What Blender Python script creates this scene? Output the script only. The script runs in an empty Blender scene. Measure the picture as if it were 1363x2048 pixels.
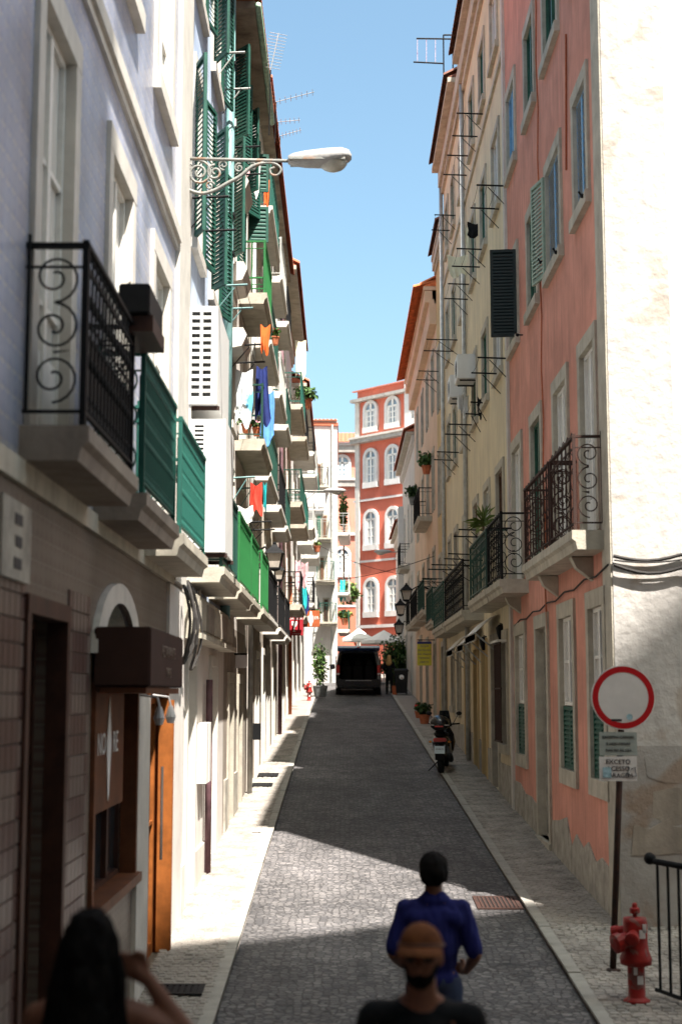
import bpy, bmesh, math, random
from mathutils import Vector, Matrix
random.seed(7)
R = math.radians
scene = bpy.context.scene
COL = scene.collection
# ------------------------------------------------------------------ camera
CZ = 3.41                      # camera height over the street datum
FPX, CX, CY, PITCH = 2900.0, 681.5, 1024.0, R(7.19)
cam_d = bpy.data.cameras.new('camera'); cam = bpy.data.objects.new('camera', cam_d); COL.objects.link(cam)
cam.location = (0, 0, CZ); cam.rotation_euler = (R(90) + PITCH, 0, 0)
cam_d.sensor_fit = 'VERTICAL'; cam_d.sensor_height = 36; cam_d.lens = FPX / 2048 * 36
cam_d.clip_end = 2000; cam_d.clip_start = .05
cam_d.dof.use_dof = True; cam_d.dof.focus_distance = 27; cam_d.dof.aperture_fstop = 1.7
scene.camera = cam
# ------------------------------------------------------------------ world, sun, exposure
SUN_EL, SUN_AZ = R(62), math.atan2(.47, -.88)      # azimuth: direction to the sun, (x, y) = (sin, cos)
world = bpy.data.worlds.new('World'); scene.world = world; world.use_nodes = True
wn = world.node_tree; wn.nodes.clear()
sky = wn.nodes.new('ShaderNodeTexSky'); sky.sky_type = 'NISHITA'; sky.sun_disc = False
sky.sun_elevation = SUN_EL; sky.sun_rotation = SUN_AZ; sky.altitude = 50
sky.air_density = 1.0; sky.dust_density = 3.6; sky.ozone_density = .5
bg = wn.nodes.new('ShaderNodeBackground'); bg.inputs[1].default_value = .08
wo = wn.nodes.new('ShaderNodeOutputWorld')
wb = wn.nodes.new('ShaderNodeMix'); wb.data_type = 'RGBA'; wb.blend_type = 'MULTIPLY'; wb.inputs[0].default_value = 1; wb.inputs[7].default_value = (.90, 1.07, 1.0, 1)   # even white balance
wn.links.new(sky.outputs[0], wb.inputs[6]); wn.links.new(wb.outputs[2], bg.inputs[0]); wn.links.new(bg.outputs[0], wo.inputs[0])
sun_d = bpy.data.lights.new('sun', 'SUN'); sun_d.energy = 5.0; sun_d.angle = R(.53); sun_d.color = (1, .95, .87)
sun = bpy.data.objects.new('sun', sun_d); COL.objects.link(sun)
SDIR = Vector((math.sin(SUN_AZ) * math.cos(SUN_EL), math.cos(SUN_AZ) * math.cos(SUN_EL), math.sin(SUN_EL)))
sun.rotation_euler = SDIR.to_track_quat('Z', 'Y').to_euler(); sun.location = (20, -30, 60)
vs = scene.view_settings
vs.view_transform = 'Standard'; vs.look = 'None'; vs.exposure = 1.83; vs.gamma = 1; vs.use_curve_mapping = False
cy = scene.cycles
cy.use_denoising = True; cy.max_bounces = 7; cy.diffuse_bounces = 4; cy.glossy_bounces = 3
cy.transmission_bounces = 4; cy.transparent_max_bounces = 8; cy.caustics_reflective = False; cy.caustics_refractive = False
cy.sample_clamp_indirect = 6
# ------------------------------------------------------------------ helpers
def ray(px, py):
    d = Vector(((px - CX) / FPX, 1.0, (CY - py) / FPX))
    return Matrix.Rotation(PITCH, 3, 'X') @ d
def on_x(px, py, x):           # pixel -> (y, z) on the wall plane at x
    d = ray(px, py); t = x / d.x
    return t * d.y, CZ + t * d.z
def on_y(px, py, y):
    d = ray(px, py); t = y / d.y
    return t * d.x, CZ + t * d.z
def g(y):                      # street level
    if y < 70: return .055 * y
    return 3.85 + .045 * (y - 70)

MATS = {}
def mat(name, col, rough=.8, var=.12, vscale=3.0, bump=.0, bscale=60., metal=0., spec=.3, streak=0., col2=None, stain=None, stain_amt=.0, trans=0., emit=None):
    """principled material: colour broken up by two noises, optional vertical streaks and stains with a shape of their own"""
    if name in MATS: return MATS[name]
    m = bpy.data.materials.new(name); m.use_nodes = True; nt = m.node_tree; N = nt.nodes; L = nt.links
    b = N['Principled BSDF']; b.inputs['Roughness'].default_value = rough; b.inputs['Metallic'].default_value = metal
    b.inputs['Specular IOR Level'].default_value = spec
    if trans: b.inputs['Transmission Weight'].default_value = trans
    tc = N.new('ShaderNodeTexCoord')
    n1 = N.new('ShaderNodeTexNoise'); n1.inputs['Scale'].default_value = vscale; n1.inputs['Detail'].default_value = 6
    n1.inputs['Roughness'].default_value = .65
    L.new(tc.outputs['Object'], n1.inputs['Vector'])
    c = Vector(col); c2 = Vector(col2) if col2 else c * (1 - var * 2.2)
    mx = N.new('ShaderNodeMix'); mx.data_type = 'RGBA'
    mx.inputs[6].default_value = (*(c * (1 + var) if not col2 else c), 1); mx.inputs[7].default_value = (*c2, 1)
    rp = N.new('ShaderNodeValToRGB'); rp.color_ramp.elements[0].position = .35; rp.color_ramp.elements[1].position = .72
    L.new(n1.outputs[0], rp.inputs[0]); L.new(rp.outputs[0], mx.inputs[0])
    out = mx.outputs[2]
    if streak:
        mp = N.new('ShaderNodeMapping'); mp.inputs['Scale'].default_value = (5, 5, .35)
        L.new(tc.outputs['Object'], mp.inputs[0])
        n2 = N.new('ShaderNodeTexNoise'); n2.inputs['Scale'].default_value = 1.6; n2.inputs['Detail'].default_value = 5
        L.new(mp.outputs[0], n2.inputs['Vector'])
        r2 = N.new('ShaderNodeValToRGB'); r2.color_ramp.elements[0].position = .5; r2.color_ramp.elements[1].position = .75
        L.new(n2.outputs[0], r2.inputs[0])
        ml = N.new('ShaderNodeMath'); ml.operation = 'MULTIPLY'; ml.inputs[1].default_value = streak
        L.new(r2.outputs[0], ml.inputs[0])
        m2 = N.new('ShaderNodeMix'); m2.data_type = 'RGBA'; m2.inputs[7].default_value = (*(c * .45), 1)
        L.new(ml.outputs[0], m2.inputs[0]); L.new(out, m2.inputs[6]); out = m2.outputs[2]
    if stain:
        n3 = N.new('ShaderNodeTexNoise'); n3.inputs['Scale'].default_value = vscale * .6; n3.inputs['Detail'].default_value = 8
        n3.inputs['Distortion'].default_value = .6
        mp3 = N.new('ShaderNodeMapping'); mp3.inputs['Location'].default_value = (13, 7, 3); L.new(tc.outputs['Object'], mp3.inputs[0])
        L.new(mp3.outputs[0], n3.inputs['Vector'])
        r3 = N.new('ShaderNodeValToRGB'); r3.color_ramp.elements[0].position = .56; r3.color_ramp.elements[1].position = .62
        L.new(n3.outputs[0], r3.inputs[0])
        ml3 = N.new('ShaderNodeMath'); ml3.operation = 'MULTIPLY'; ml3.inputs[1].default_value = stain_amt; L.new(r3.outputs[0], ml3.inputs[0])
        m3 = N.new('ShaderNodeMix'); m3.data_type = 'RGBA'; m3.inputs[7].default_value = (*stain, 1)
        L.new(ml3.outputs[0], m3.inputs[0]); L.new(out, m3.inputs[6]); out = m3.outputs[2]
    L.new(out, b.inputs['Base Color'])
    if bump:
        n4 = N.new('ShaderNodeTexNoise'); n4.inputs['Scale'].default_value = bscale; n4.inputs['Detail'].default_value = 5
        L.new(tc.outputs['Object'], n4.inputs['Vector'])
        bp = N.new('ShaderNodeBump'); bp.inputs['Strength'].default_value = bump; bp.inputs['Distance'].default_value = .02
        L.new(n4.outputs[0], bp.inputs['Height']); L.new(bp.outputs[0], b.inputs['Normal'])
    if emit: b.inputs['Emission Color'].default_value = (*emit[:3], 1); b.inputs['Emission Strength'].default_value = emit[3]
    MATS[name] = m
    return m

def tile_mat(name, c1, c2, mortar, w, h, offset=0., msize=.03, rough=.35, plane='yz', bump=.3, pattern=None, wobble=0., grime=.28):
    """flat tiling (brick texture) laid in the wall plane"""
    m = bpy.data.materials.new(name); m.use_nodes = True; nt = m.node_tree; N = nt.nodes; L = nt.links
    b = N['Principled BSDF']; b.inputs['Roughness'].default_value = rough; b.inputs['Specular IOR Level'].default_value = .4
    tc = N.new('ShaderNodeTexCoord'); sp = N.new('ShaderNodeSeparateXYZ'); L.new(tc.outputs['Object'], sp.inputs[0])
    cb = N.new('ShaderNodeCombineXYZ')
    L.new(sp.outputs['xyz'.index(plane[0])], cb.inputs[0]); L.new(sp.outputs['xyz'.index(plane[1])], cb.inputs[1])
    br = N.new('ShaderNodeTexBrick'); br.offset = offset; br.inputs['Scale'].default_value = 1
    br.inputs['Brick Width'].default_value = w; br.inputs['Row Height'].default_value = h
    br.inputs['Mortar Size'].default_value = msize * h; br.inputs['Mortar Smooth'].default_value = .3
    br.inputs['Color1'].default_value = (*c1, 1); br.inputs['Color2'].default_value = (*c2, 1); br.inputs['Mortar'].default_value = (*mortar, 1)
    if wobble:
        wz = N.new('ShaderNodeTexNoise'); wz.inputs['Scale'].default_value = 3.; wz.inputs['Detail'].default_value = 4; L.new(tc.outputs['Object'], wz.inputs['Vector'])
        ws = N.new('ShaderNodeVectorMath'); ws.operation = 'SCALE'; ws.inputs['Scale'].default_value = wobble; L.new(wz.outputs[1], ws.inputs[0])
        wa_ = N.new('ShaderNodeVectorMath'); L.new(cb.outputs[0], wa_.inputs[0]); L.new(ws.outputs[0], wa_.inputs[1]); L.new(wa_.outputs[0], br.inputs[0])
    else: L.new(cb.outputs[0], br.inputs[0])
    out = br.outputs[0]
    if pattern:                # small printed figure inside each tile
        ck = N.new('ShaderNodeTexVoronoi'); ck.voronoi_dimensions = '2D'; ck.inputs['Scale'].default_value = 1 / h; ck.inputs['Randomness'].default_value = .12
        L.new(cb.outputs[0], ck.inputs['Vector'])
        rr = N.new('ShaderNodeValToRGB'); rr.color_ramp.elements[0].position = .24; rr.color_ramp.elements[1].position = .42
        L.new(ck.outputs[0], rr.inputs[0])
        mz = N.new('ShaderNodeMix'); mz.data_type = 'RGBA'; mz.inputs[7].default_value = (*pattern, 1)
        L.new(rr.outputs[0], mz.inputs[0]); L.new(out, mz.inputs[6]); out = mz.outputs[2]
    nz = N.new('ShaderNodeTexNoise'); nz.inputs['Scale'].default_value = 1.3; nz.inputs['Detail'].default_value = 6
    L.new(tc.outputs['Object'], nz.inputs['Vector'])
    mr = N.new('ShaderNodeMapRange'); mr.inputs[1].default_value = .3; mr.inputs[2].default_value = .7; mr.inputs[3].default_value = 1 - grime; mr.inputs[4].default_value = 1 + grime * .5
    L.new(nz.outputs[0], mr.inputs[0])
    vm = N.new('ShaderNodeVectorMath'); vm.operation = 'SCALE'; L.new(out, vm.inputs[0]); L.new(mr.outputs[0], vm.inputs['Scale'])
    L.new(vm.outputs[0], b.inputs['Base Color'])
    bp = N.new('ShaderNodeBump'); bp.inputs['Strength'].default_value = bump; bp.inputs['Distance'].default_value = .01; bp.invert = True
    L.new(br.outputs['Fac'], bp.inputs['Height']); L.new(bp.outputs[0], b.inputs['Normal'])
    MATS[name] = m
    return m

def sett_mat(name, c1, c2, joint, scale=12.5, bump=.5):
    """irregular worn setts: voronoi cells with their own greys, dark joints, broad dirty patches"""
    m = bpy.data.materials.new(name); m.use_nodes = True; nt = m.node_tree; N = nt.nodes; L = nt.links
    b = N['Principled BSDF']; b.inputs['Roughness'].default_value = .72; b.inputs['Specular IOR Level'].default_value = .3
    tc = N.new('ShaderNodeTexCoord'); v = N.new('ShaderNodeTexVoronoi'); v.inputs['Scale'].default_value = scale; v.inputs['Randomness'].default_value = .75
    e = N.new('ShaderNodeTexVoronoi'); e.feature = 'DISTANCE_TO_EDGE'; e.inputs['Scale'].default_value = scale; e.inputs['Randomness'].default_value = .75
    L.new(tc.outputs['Object'], v.inputs['Vector']); L.new(tc.outputs['Object'], e.inputs['Vector'])
    sp = N.new('ShaderNodeSeparateColor'); L.new(v.outputs['Color'], sp.inputs[0])
    mx = N.new('ShaderNodeMix'); mx.data_type = 'RGBA'; mx.inputs[6].default_value = (*c1, 1); mx.inputs[7].default_value = (*c2, 1); L.new(sp.outputs[0], mx.inputs[0])
    rp = N.new('ShaderNodeMapRange'); rp.inputs[1].default_value = .02; rp.inputs[2].default_value = .12; L.new(e.outputs[0], rp.inputs[0])
    m2 = N.new('ShaderNodeMix'); m2.data_type = 'RGBA'; m2.inputs[6].default_value = (*joint, 1); L.new(rp.outputs[0], m2.inputs[0]); L.new(mx.outputs[2], m2.inputs[7])
    out = m2.outputs[2]
    for sc, lo, hi, loc in ((.45, .55, 1.2, 0), (2.3, .75, 1.12, 9)):
        mp = N.new('ShaderNodeMapping'); mp.inputs['Location'].default_value = (loc, loc, 0); mp.inputs['Scale'].default_value = (1.6, .7, 1); L.new(tc.outputs['Object'], mp.inputs[0])
        nz = N.new('ShaderNodeTexNoise'); nz.inputs['Scale'].default_value = sc; nz.inputs['Detail'].default_value = 7; L.new(mp.outputs[0], nz.inputs['Vector'])
        mr = N.new('ShaderNodeMapRange'); mr.inputs[1].default_value = .3; mr.inputs[2].default_value = .7; mr.inputs[3].default_value = lo; mr.inputs[4].default_value = hi; L.new(nz.outputs[0], mr.inputs[0])
        vm = N.new('ShaderNodeVectorMath'); vm.operation = 'SCALE'; L.new(out, vm.inputs[0]); L.new(mr.outputs[0], vm.inputs['Scale']); out = vm.outputs[0]
    L.new(out, b.inputs['Base Color'])
    bp = N.new('ShaderNodeBump'); bp.inputs['Strength'].default_value = bump; bp.inputs['Distance'].default_value = .02; L.new(rp.outputs[0], bp.inputs['Height']); L.new(bp.outputs[0], b.inputs['Normal'])
    MATS[name] = m

class MB:
    """collects shapes and links them as one mesh"""
    def __init__(s): s.v = []; s.f = []
    def add(s, vs, fs):
        k = len(s.v); s.v += [tuple(p) for p in vs]; s.f += [tuple(i + k for i in f) for f in fs]; return s
    def box(s, x0, x1, y0, y1, z0, z1):
        return s.add([(x, y, z) for x in (x0, x1) for y in (y0, y1) for z in (z0, z1)],
                     [(0, 1, 3, 2), (4, 6, 7, 5), (0, 4, 5, 1), (2, 3, 7, 6), (0, 2, 6, 4), (1, 5, 7, 3)])
    def fbox(s, F, u0, u1, z0, z1, o0, o1):
        return s.add([F.p(u, z, o) for u in (u0, u1) for z in (z0, z1) for o in (o0, o1)],
                     [(0, 1, 3, 2), (4, 6, 7, 5), (0, 4, 5, 1), (2, 3, 7, 6), (0, 2, 6, 4), (1, 5, 7, 3)])
    def prism(s, pts, a, b):   # polygon pts extruded from offset a to offset b
        n = len(pts); A = [Vector(p) + Vector(a) for p in pts]; B = [Vector(p) + Vector(b) for p in pts]
        return s.add(A + B, [tuple(range(n))[::-1], tuple(range(n, 2 * n))] + [(i, (i + 1) % n, n + (i + 1) % n, n + i) for i in range(n)])
    def tube(s, pts, r, n=8, closed=False, cap=True):
        pts = [Vector(p) for p in pts]; m = len(pts); rs = r if isinstance(r, (list, tuple)) else [r] * m
        rings = []; prev = None
        for i, p in enumerate(pts):
            t = (pts[(i + 1) % m] - pts[i - 1]) if closed else (pts[min(i + 1, m - 1)] - pts[max(i - 1, 0)])
            if t.length < 1e-9: t = Vector((0, 0, 1))
            t.normalize()
            if prev is None:
                a = Vector((0, 0, 1)) if abs(t.z) < .9 else Vector((1, 0, 0)); u = t.cross(a).normalized()
            else:
                u = prev - t * prev.dot(t)
                u = u.normalized() if u.length > 1e-6 else t.orthogonal().normalized()
            prev = u; w = t.cross(u)
            rings.append([p + (u * math.cos(2 * math.pi * k / n) + w * math.sin(2 * math.pi * k / n)) * rs[i] for k in range(n)])
        vs = [q for rg in rings for q in rg]; fs = []
        for i in range(m if closed else m - 1):
            for k in range(n):
                j = (i + 1) % m
                fs.append((i * n + k, i * n + (k + 1) % n, j * n + (k + 1) % n, j * n + k))
        if cap and not closed: fs += [tuple(range(n))[::-1], tuple(range((m - 1) * n, m * n))]
        return s.add(vs, fs)
    def lathe(s, prof, c=(0, 0, 0), n=16, axis='z'):
        vs = []; c = Vector(c)
        for r, h in prof:
            for k in range(n):
                a = 2 * math.pi * k / n; p = (r * math.cos(a), r * math.sin(a), h)
                if axis == 'y': p = (p[0], p[2], p[1])
                if axis == 'x': p = (p[2], p[0], p[1])
                vs.append(c + Vector(p))
        fs = [(i * n + k, i * n + (k + 1) % n, (i + 1) * n + (k + 1) % n, (i + 1) * n + k) for i in range(len(prof) - 1) for k in range(n)]
        fs += [tuple(range(n))[::-1], tuple(range((len(prof) - 1) * n, len(prof) * n))]
        return s.add(vs, fs)
    def ball(s, c, r, n=10, m=7):
        rx, ry, rz = r if isinstance(r, (tuple, list)) else (r, r, r); c = Vector(c)
        vs = [c + Vector((0, 0, -rz))] + [c + Vector((rx * math.sin(math.pi * i / m) * math.cos(2 * math.pi * k / n), ry * math.sin(math.pi * i / m) * math.sin(2 * math.pi * k / n), -rz * math.cos(math.pi * i / m))) for i in range(1, m) for k in range(n)] + [c + Vector((0, 0, rz))]
        fs = [(0, 1 + (k + 1) % n, 1 + k) for k in range(n)]
        for i in range(m - 2):
            fs += [(1 + i * n + k, 1 + i * n + (k + 1) % n, 1 + (i + 1) * n + (k + 1) % n, 1 + (i + 1) * n + k) for k in range(n)]
        e = len(vs) - 1; fs += [(e, 1 + (m - 2) * n + k, 1 + (m - 2) * n + (k + 1) % n) for k in range(n)]
        return s.add(vs, fs)
    def mesh(s, name, m, smooth=False):
        me = bpy.data.meshes.new(name); me.from_pydata(s.v, [], s.f); me.validate()
        bm = bmesh.new(); bm.from_mesh(me); bmesh.ops.recalc_face_normals(bm, faces=bm.faces); bm.to_mesh(me); bm.free()
        if m: me.materials.append(m if not isinstance(m, str) else MATS[m])
        if smooth:
            for p in me.polygons: p.use_smooth = True
        return me
    def build(s, name, m, parent=None, smooth=False, bevel=0):
        me = s.mesh(name, m, smooth)
        if bevel:
            bm = bmesh.new(); bm.from_mesh(me)
            es = [e for e in bm.edges if len(e.link_faces) == 2 and e.calc_face_angle(0) > .6]
            bmesh.ops.bevel(bm, geom=es, offset=bevel, segments=2, affect='EDGES', clamp_overlap=True); bm.to_mesh(me); bm.free()
        return link(name, me, parent)

WL = {}
def link(name, me, parent=None, loc=(0, 0, 0)):
    o = bpy.data.objects.new(name, me); COL.objects.link(o); o.location = loc
    put(o, parent); return o
def put(o, parent):
    WL[o] = Vector(o.location)
    if parent is not None:
        o.parent = parent; o.matrix_parent_inverse = Matrix.Translation(-WL[parent])
def tag(o, label=None, cat=None, group=None, kind=None):
    if label: o['label'] = label
    if cat: o['category'] = cat
    if group: o['group'] = group
    if kind: o['kind'] = kind
    return o
def thing(name, loc, label, cat, group=None):
    o = bpy.data.objects.new(name, None); o.empty_display_size = .2; COL.objects.link(o); o.location = loc
    put(o, None); return tag(o, label, cat, group)
def dup(root, delta, label=None, rotz=None, group=None):
    def cp(o, par):
        c = o.copy(); COL.objects.link(c)
        if par is not None: c.parent = par; c.matrix_parent_inverse = o.matrix_parent_inverse.copy()
        for ch in KIDS(o): cp(ch, c)
        return c
    r = cp(root, None); r.location = Vector(root.location) + Vector(delta)
    if rotz is not None: r.rotation_euler.z = rotz
    if label: r['label'] = label
    if group: r['group'] = group
    WL[r] = Vector(r.location)
    return r
def KIDS(o): return [c for c in list(o.children)]
_shared = {}
def shared(key, fn, m, smooth=False):
    k = (key, m if isinstance(m, str) else m.name)
    if k not in _shared: _shared[k] = fn().mesh(key, m, smooth)
    return _shared[k]
def inst(name, me, parent, loc, scale=(1, 1, 1), rot=(0, 0, 0)):
    o = bpy.data.objects.new(name, me); COL.objects.link(o); o.location = loc; o.scale = scale; o.rotation_euler = rot
    put(o, parent); return o
def cube(): return MB().box(-.5, .5, -.5, .5, -.5, .5)

class Facade:
    """a wall plane: u along it, z up, o out of it"""
    def __init__(s, org, ud, nd): s.o = Vector(org); s.u = Vector(ud).normalized(); s.n = Vector(nd).normalized()
    def p(s, u, z, o=0): return s.o + s.u * u + s.n * o + Vector((0, 0, z))
    def rot(s): return math.atan2(s.n.x, -s.n.y)
    def piece(s, name, m, parent, u0, u1, z0, z1, o0, o1):      # a box that shares its mesh with all alike
        me = shared('piece', cube, m)
        return inst(name, me, parent, s.p((u0 + u1) / 2, (z0 + z1) / 2, (o0 + o1) / 2), (u1 - u0, abs(o1 - o0), z1 - z0), (0, 0, s.rot()))
def cutwall(mb, F, u0, u1, z0f, z1, holes, depth=.22, thick=None):
    """wall sheet with real openings and reveals; z0f may be a function of u"""
    us = sorted({u0, u1, *[h[0] for h in holes], *[h[1] for h in holes]}); us = [u for u in us if u0 <= u <= u1]
    fine = []
    for a, b in zip(us, us[1:]):
        n = max(1, int((b - a) / 4)); fine += [a + (b - a) * i / n for i in range(n)]
    us = fine + [u1]
    zs = sorted({z1, *[h[2] for h in holes], *[h[3] for h in holes]}); zlo = z0f
    zs = [zlo] + [z for z in zs if zlo < z <= z1]
    for a, b in zip(us, us[1:]):
        for c, d in zip(zs, zs[1:]):
            um, zm = (a + b) / 2, (c + d) / 2
            if any(h[0] < um < h[1] and h[2] < zm < h[3] for h in holes): continue
            mb.add([F.p(a, c), F.p(b, c), F.p(b, d), F.p(a, d)], [(0, 1, 2, 3)])
    for h in holes:
        a, b, c, d = h[:4]; e = -depth
        mb.add([F.p(a, c), F.p(b, c), F.p(b, d), F.p(a, d), F.p(a, c, e), F.p(b, c, e), F.p(b, d, e), F.p(a, d, e)],
               [(0, 1, 5, 4), (1, 2, 6, 5), (2, 3, 7, 6), (3, 0, 4, 7)])
# ------------------------------------------------------------------ materials
sett_mat('setts', (.19, .175, .172), (.085, .08, .083), (.05, .047, .048))
mat('paving', (.26, .23, .205), .8, .12, 1.5, .25, 40, col2=(.20, .175, .16))
mat('kerbstone', (.30, .28, .25), .75, .15, 4, .2, 40)
mat('cobble', (.285, .255, .225), .7, .25, 3, .2, 60)
mat('stone', (.43, .39, .32), .8, .14, 3, .25, 40, streak=.35)
mat('stone_grey', (.37, .34, .29), .85, .2, 4, .3, 50, streak=.5)
mat('stone_white', (.56, .525, .475), .8, .08, 3, .12, 40, streak=.2)
mat('gable_plaster', (.46, .43, .405), .9, .06, 2.6, .9, 9, stain=(.33, .26, .20), stain_amt=.5, streak=.25)
mat('gable_base', (.36, .34, .32), .9, .2, 1.6, .5, 18, col2=(.25, .22, .2), stain=(.24, .16, .11), stain_amt=.7)
mat('pink', (.61, .275, .205), .9, .12, 1.1, .25, 22, streak=.5, stain=(.50, .22, .16), stain_amt=.5)
mat('plaster_blue', (.50, .58, .72), .85, .12, 1.6, .1, 30, streak=.4, stain=(.36, .46, .66), stain_amt=.5)
mat('plaster_white', (.62, .57, .525), .9, .08, 1.2, .15, 25, streak=.3)
mat('plaster_cream', (.64, .575, .49), .9, .08, 1.0, .12, 25, streak=.3)
mat('plaster_rose', (.70, .55, .51), .9, .08, 1.0, .12, 25, streak=.3)
mat('plaster_dingy_shade', (.33, .28, .23), .95, .2, 2.0, .3, 20, col2=(.2, .165, .14), streak=.5)  # dingy plaster; on balcony slabs its dark tone imitates shade
mat('plaster_yellow', (.68, .58, .40), .9, .12, .9, .15, 25, col2=(.54, .46, .33), streak=.65)
mat('plaster_ochre', (.56, .40, .20), .9, .10, .9, .15, 25, streak=.3)
mat('plaster_peach', (.62, .44, .31), .9, .08, .9, .12, 25, streak=.25)
mat('plaster_pale', (.62, .55, .48), .9, .08, .9, .12, 25, streak=.3)
mat('brick_red', (.56, .15, .095), .9, .10, .5, .12, 25, streak=.2)
mat('salmon', (.58, .22, .16), .9, .08, .6, .1, 25, streak=.2)
mat('trim_white', (.60, .575, .55), .8, .06, 2, .08, 30, streak=.2)
mat('cornice_grey', (.36, .34, .31), .9, .15, 3, .2, 30, streak=.4)
mat('eave_board', (.34, .29, .22), .9, .3, 2.5, .3, 20, col2=(.13, .10, .08))
mat('roof_tile', (.44, .135, .07), .85, .25, 6, .2, 40, col2=(.30, .10, .06))
mat('roof_tile_bounce', (.66, .19, .07), .85, .2, 6, .2, 40)  # brighter tile copy, bounced light put into its colour
mat('roof_tile_dark', (.22, .09, .06), .85, .3, 6, .2, 40, col2=(.12, .06, .05))
mat('iron', (.008, .008, .009), .65, .2, 20, .1, 80, spec=.15)
mat('iron_rust', (.05, .02, .014), .75, .3, 12, .2, 80, col2=(.02, .014, .012))
mat('iron_green', (.011, .088, .067), .6, .2, 5, .1, 60, streak=.4)
mat('iron_leaf', (.018, .14, .038), .6, .2, 5, .1, 60, streak=.4)
mat('iron_darkgreen', (.014, .055, .042), .5, .2, 10)
mat('shutter_green', (.012, .072, .052), .6, .15, 8)
mat('shutter_pale', (.30, .38, .31), .6, .15, 8)
mat('shutter_black', (.012, .022, .022), .5, .2, 8)
mat('pipe_teal', (.14, .26, .26), .5, .15, 6, streak=.2)
mat('pipe_grey', (.40, .40, .38), .5, .15, 6, streak=.3)
mat('pipe_purple', (.12, .06, .07), .6, .2, 6)
mat('gutter_green', (.34, .50, .36), .5, .2, 6)
mat('frame_white', (.74, .72, .68), .5, .06, 8)
mat('frame_green', (.03, .10, .065), .5, .15, 8)
mat('frame_blue', (.18, .38, .62), .5, .1, 8)
mat('frame_brown', (.12, .06, .035), .6, .2, 8)
mat('glass', (.02, .024, .028), .06, .1, 2, spec=.8)
mat('glass_sky', (.20, .27, .33), .08, .2, 1.5, spec=.8)
mat('curtain', (.62, .60, .56), .25, .08, 14, spec=.5)
mat('shade_black', (.008, .007, .007), .9, .2, 3)  # near-black colour standing in for shade inside rooms and hollows
mat('wood_orange', (.27, .085, .02), .45, .2, 5, streak=.4)
mat('wood_dark', (.055, .022, .014), .5, .25, 5, streak=.4)
mat('wood_board', (.13, .045, .018), .55, .2, 4, streak=.3)
mat('awning_brown', (.04, .017, .012), .8, .1, 3, .1, 60)
mat('white_metal', (.66, .65, .63), .4, .03, 4, streak=.1)
mat('lamp_grey', (.22, .22, .205), .5, .12, 10, .1, 60, stain=(.28, .12, .05), stain_amt=.6)
mat('lamp_alu', (.34, .33, .325), .45, .08, 10)
mat('lamp_glass', (.40, .38, .33), .2, .1, 10, spec=.7)
mat('lantern_glass', (.52, .46, .40), .25, .1, 10, spec=.6)
mat('sign_white', (.62, .59, .58), .45, .04, 6)
mat('sign_red', (.42, .008, .012), .4, .06, 6)
mat('sign_grey', (.30, .33, .31), .45, .08, 6)
mat('sign_maroon', (.36, .02, .03), .5, .08, 6)
mat('sign_rust', (.34, .085, .03), .5, .12, 6)
mat('sign_yellow', (.58, .52, .06), .55, .08, 6)
mat('sign_navy', (.05, .05, .16), .5, .1, 6)
mat('ink', (.03, .03, .035), .6, .1, 6)
mat('ink_white', (.78, .77, .75), .6, .05, 6)
mat('sticker_blue', (.30, .45, .52), .5, .3, 30)
mat('hydrant_red', (.26, .011, .008), .5, .15, 14, .15, 60, stain=(.16, .09, .075), stain_amt=.7)
mat('black_plastic', (.008, .008, .009), .6, .2, 8)
mat('tyre', (.018, .018, .018), .85, .2, 20, .2, 80)
mat('chrome', (.5, .5, .5), .2, .1, 8, metal=.9)
mat('van_paint', (.008, .008, .010), .18, .1, 2, spec=.6)
mat('van_sky_sheen', (.03, .06, .16), .2, .1, 2, spec=.6)  # black paint tinted blue, the reflected sky put into the colour
mat('tail_red', (.42, .02, .015), .25, .1, 8, spec=.6)
mat('tail_orange', (.5, .18, .02), .25, .1, 8, spec=.6)
mat('plate_white', (.62, .70, .74), .4, .06, 30)
mat('terracotta', (.42, .13, .06), .8, .15, 10)
mat('pot_grey', (.16, .17, .17), .8, .15, 10)
mat('leaf', (.055, .115, .022), .6, .3, 9, col2=(.03, .07, .016))
mat('leaf_light', (.15, .21, .05), .6, .25, 9, col2=(.08, .13, .03))
mat('leaf_dark', (.028, .062, .014), .6, .3, 9, col2=(.016, .035, .01))
mat('stem', (.10, .07, .04), .9, .2, 9)
mat('flower_red', (.5, .02, .02), .7, .2, 9)
mat('cloth_white', (.76, .75, .72), .95, .04, 9)
mat('cloth_blue', (.10, .27, .60), .95, .12, 6)
mat('cloth_navy', (.018, .03, .14), .95, .15, 6)
mat('cloth_orange', (.62, .12, .025), .95, .12, 6)
mat('cloth_red', (.6, .05, .03), .95, .1, 6)
mat('cloth_aqua', (.70, .74, .76), .95, .1, 3, stain=(.10, .40, .62), stain_amt=.95)
mat('cloth_pink', (.62, .42, .44), .95, .1, 8, stain=(.35, .08, .14), stain_amt=.9)
mat('cloth_cream', (.70, .66, .50), .95, .05, 6)
mat('cloth_teal', (.02, .34, .36), .95, .1, 6)
mat('cloth_black', (.007, .007, .008), .95, .2, 9)
mat('shirt_blue', (.009, .011, .10), .9, .12, 6)
mat('jeans', (.03, .04, .08), .9, .15, 8)
mat('skin', (.24, .10, .06), .6, .1, 8)
mat('skin_tan', (.17, .07, .04), .6, .1, 8)
mat('hair_black', (.007, .0055, .005), .8, .3, 30, spec=.1)
mat('hair_blond', (.48, .27, .09), .5, .3, 30)
mat('cap_rust', (.17, .055, .016), .9, .2, 20)
mat('umbrella', (.80, .77, .74), .9, .04, 4)
mat('ac_inner', (.10, .10, .10), .8, .1, 4)
mat('rubber', (.02, .02, .02), .9, .1, 9)
mat('cable', (.03, .026, .024), .8, .2, 9)
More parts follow.
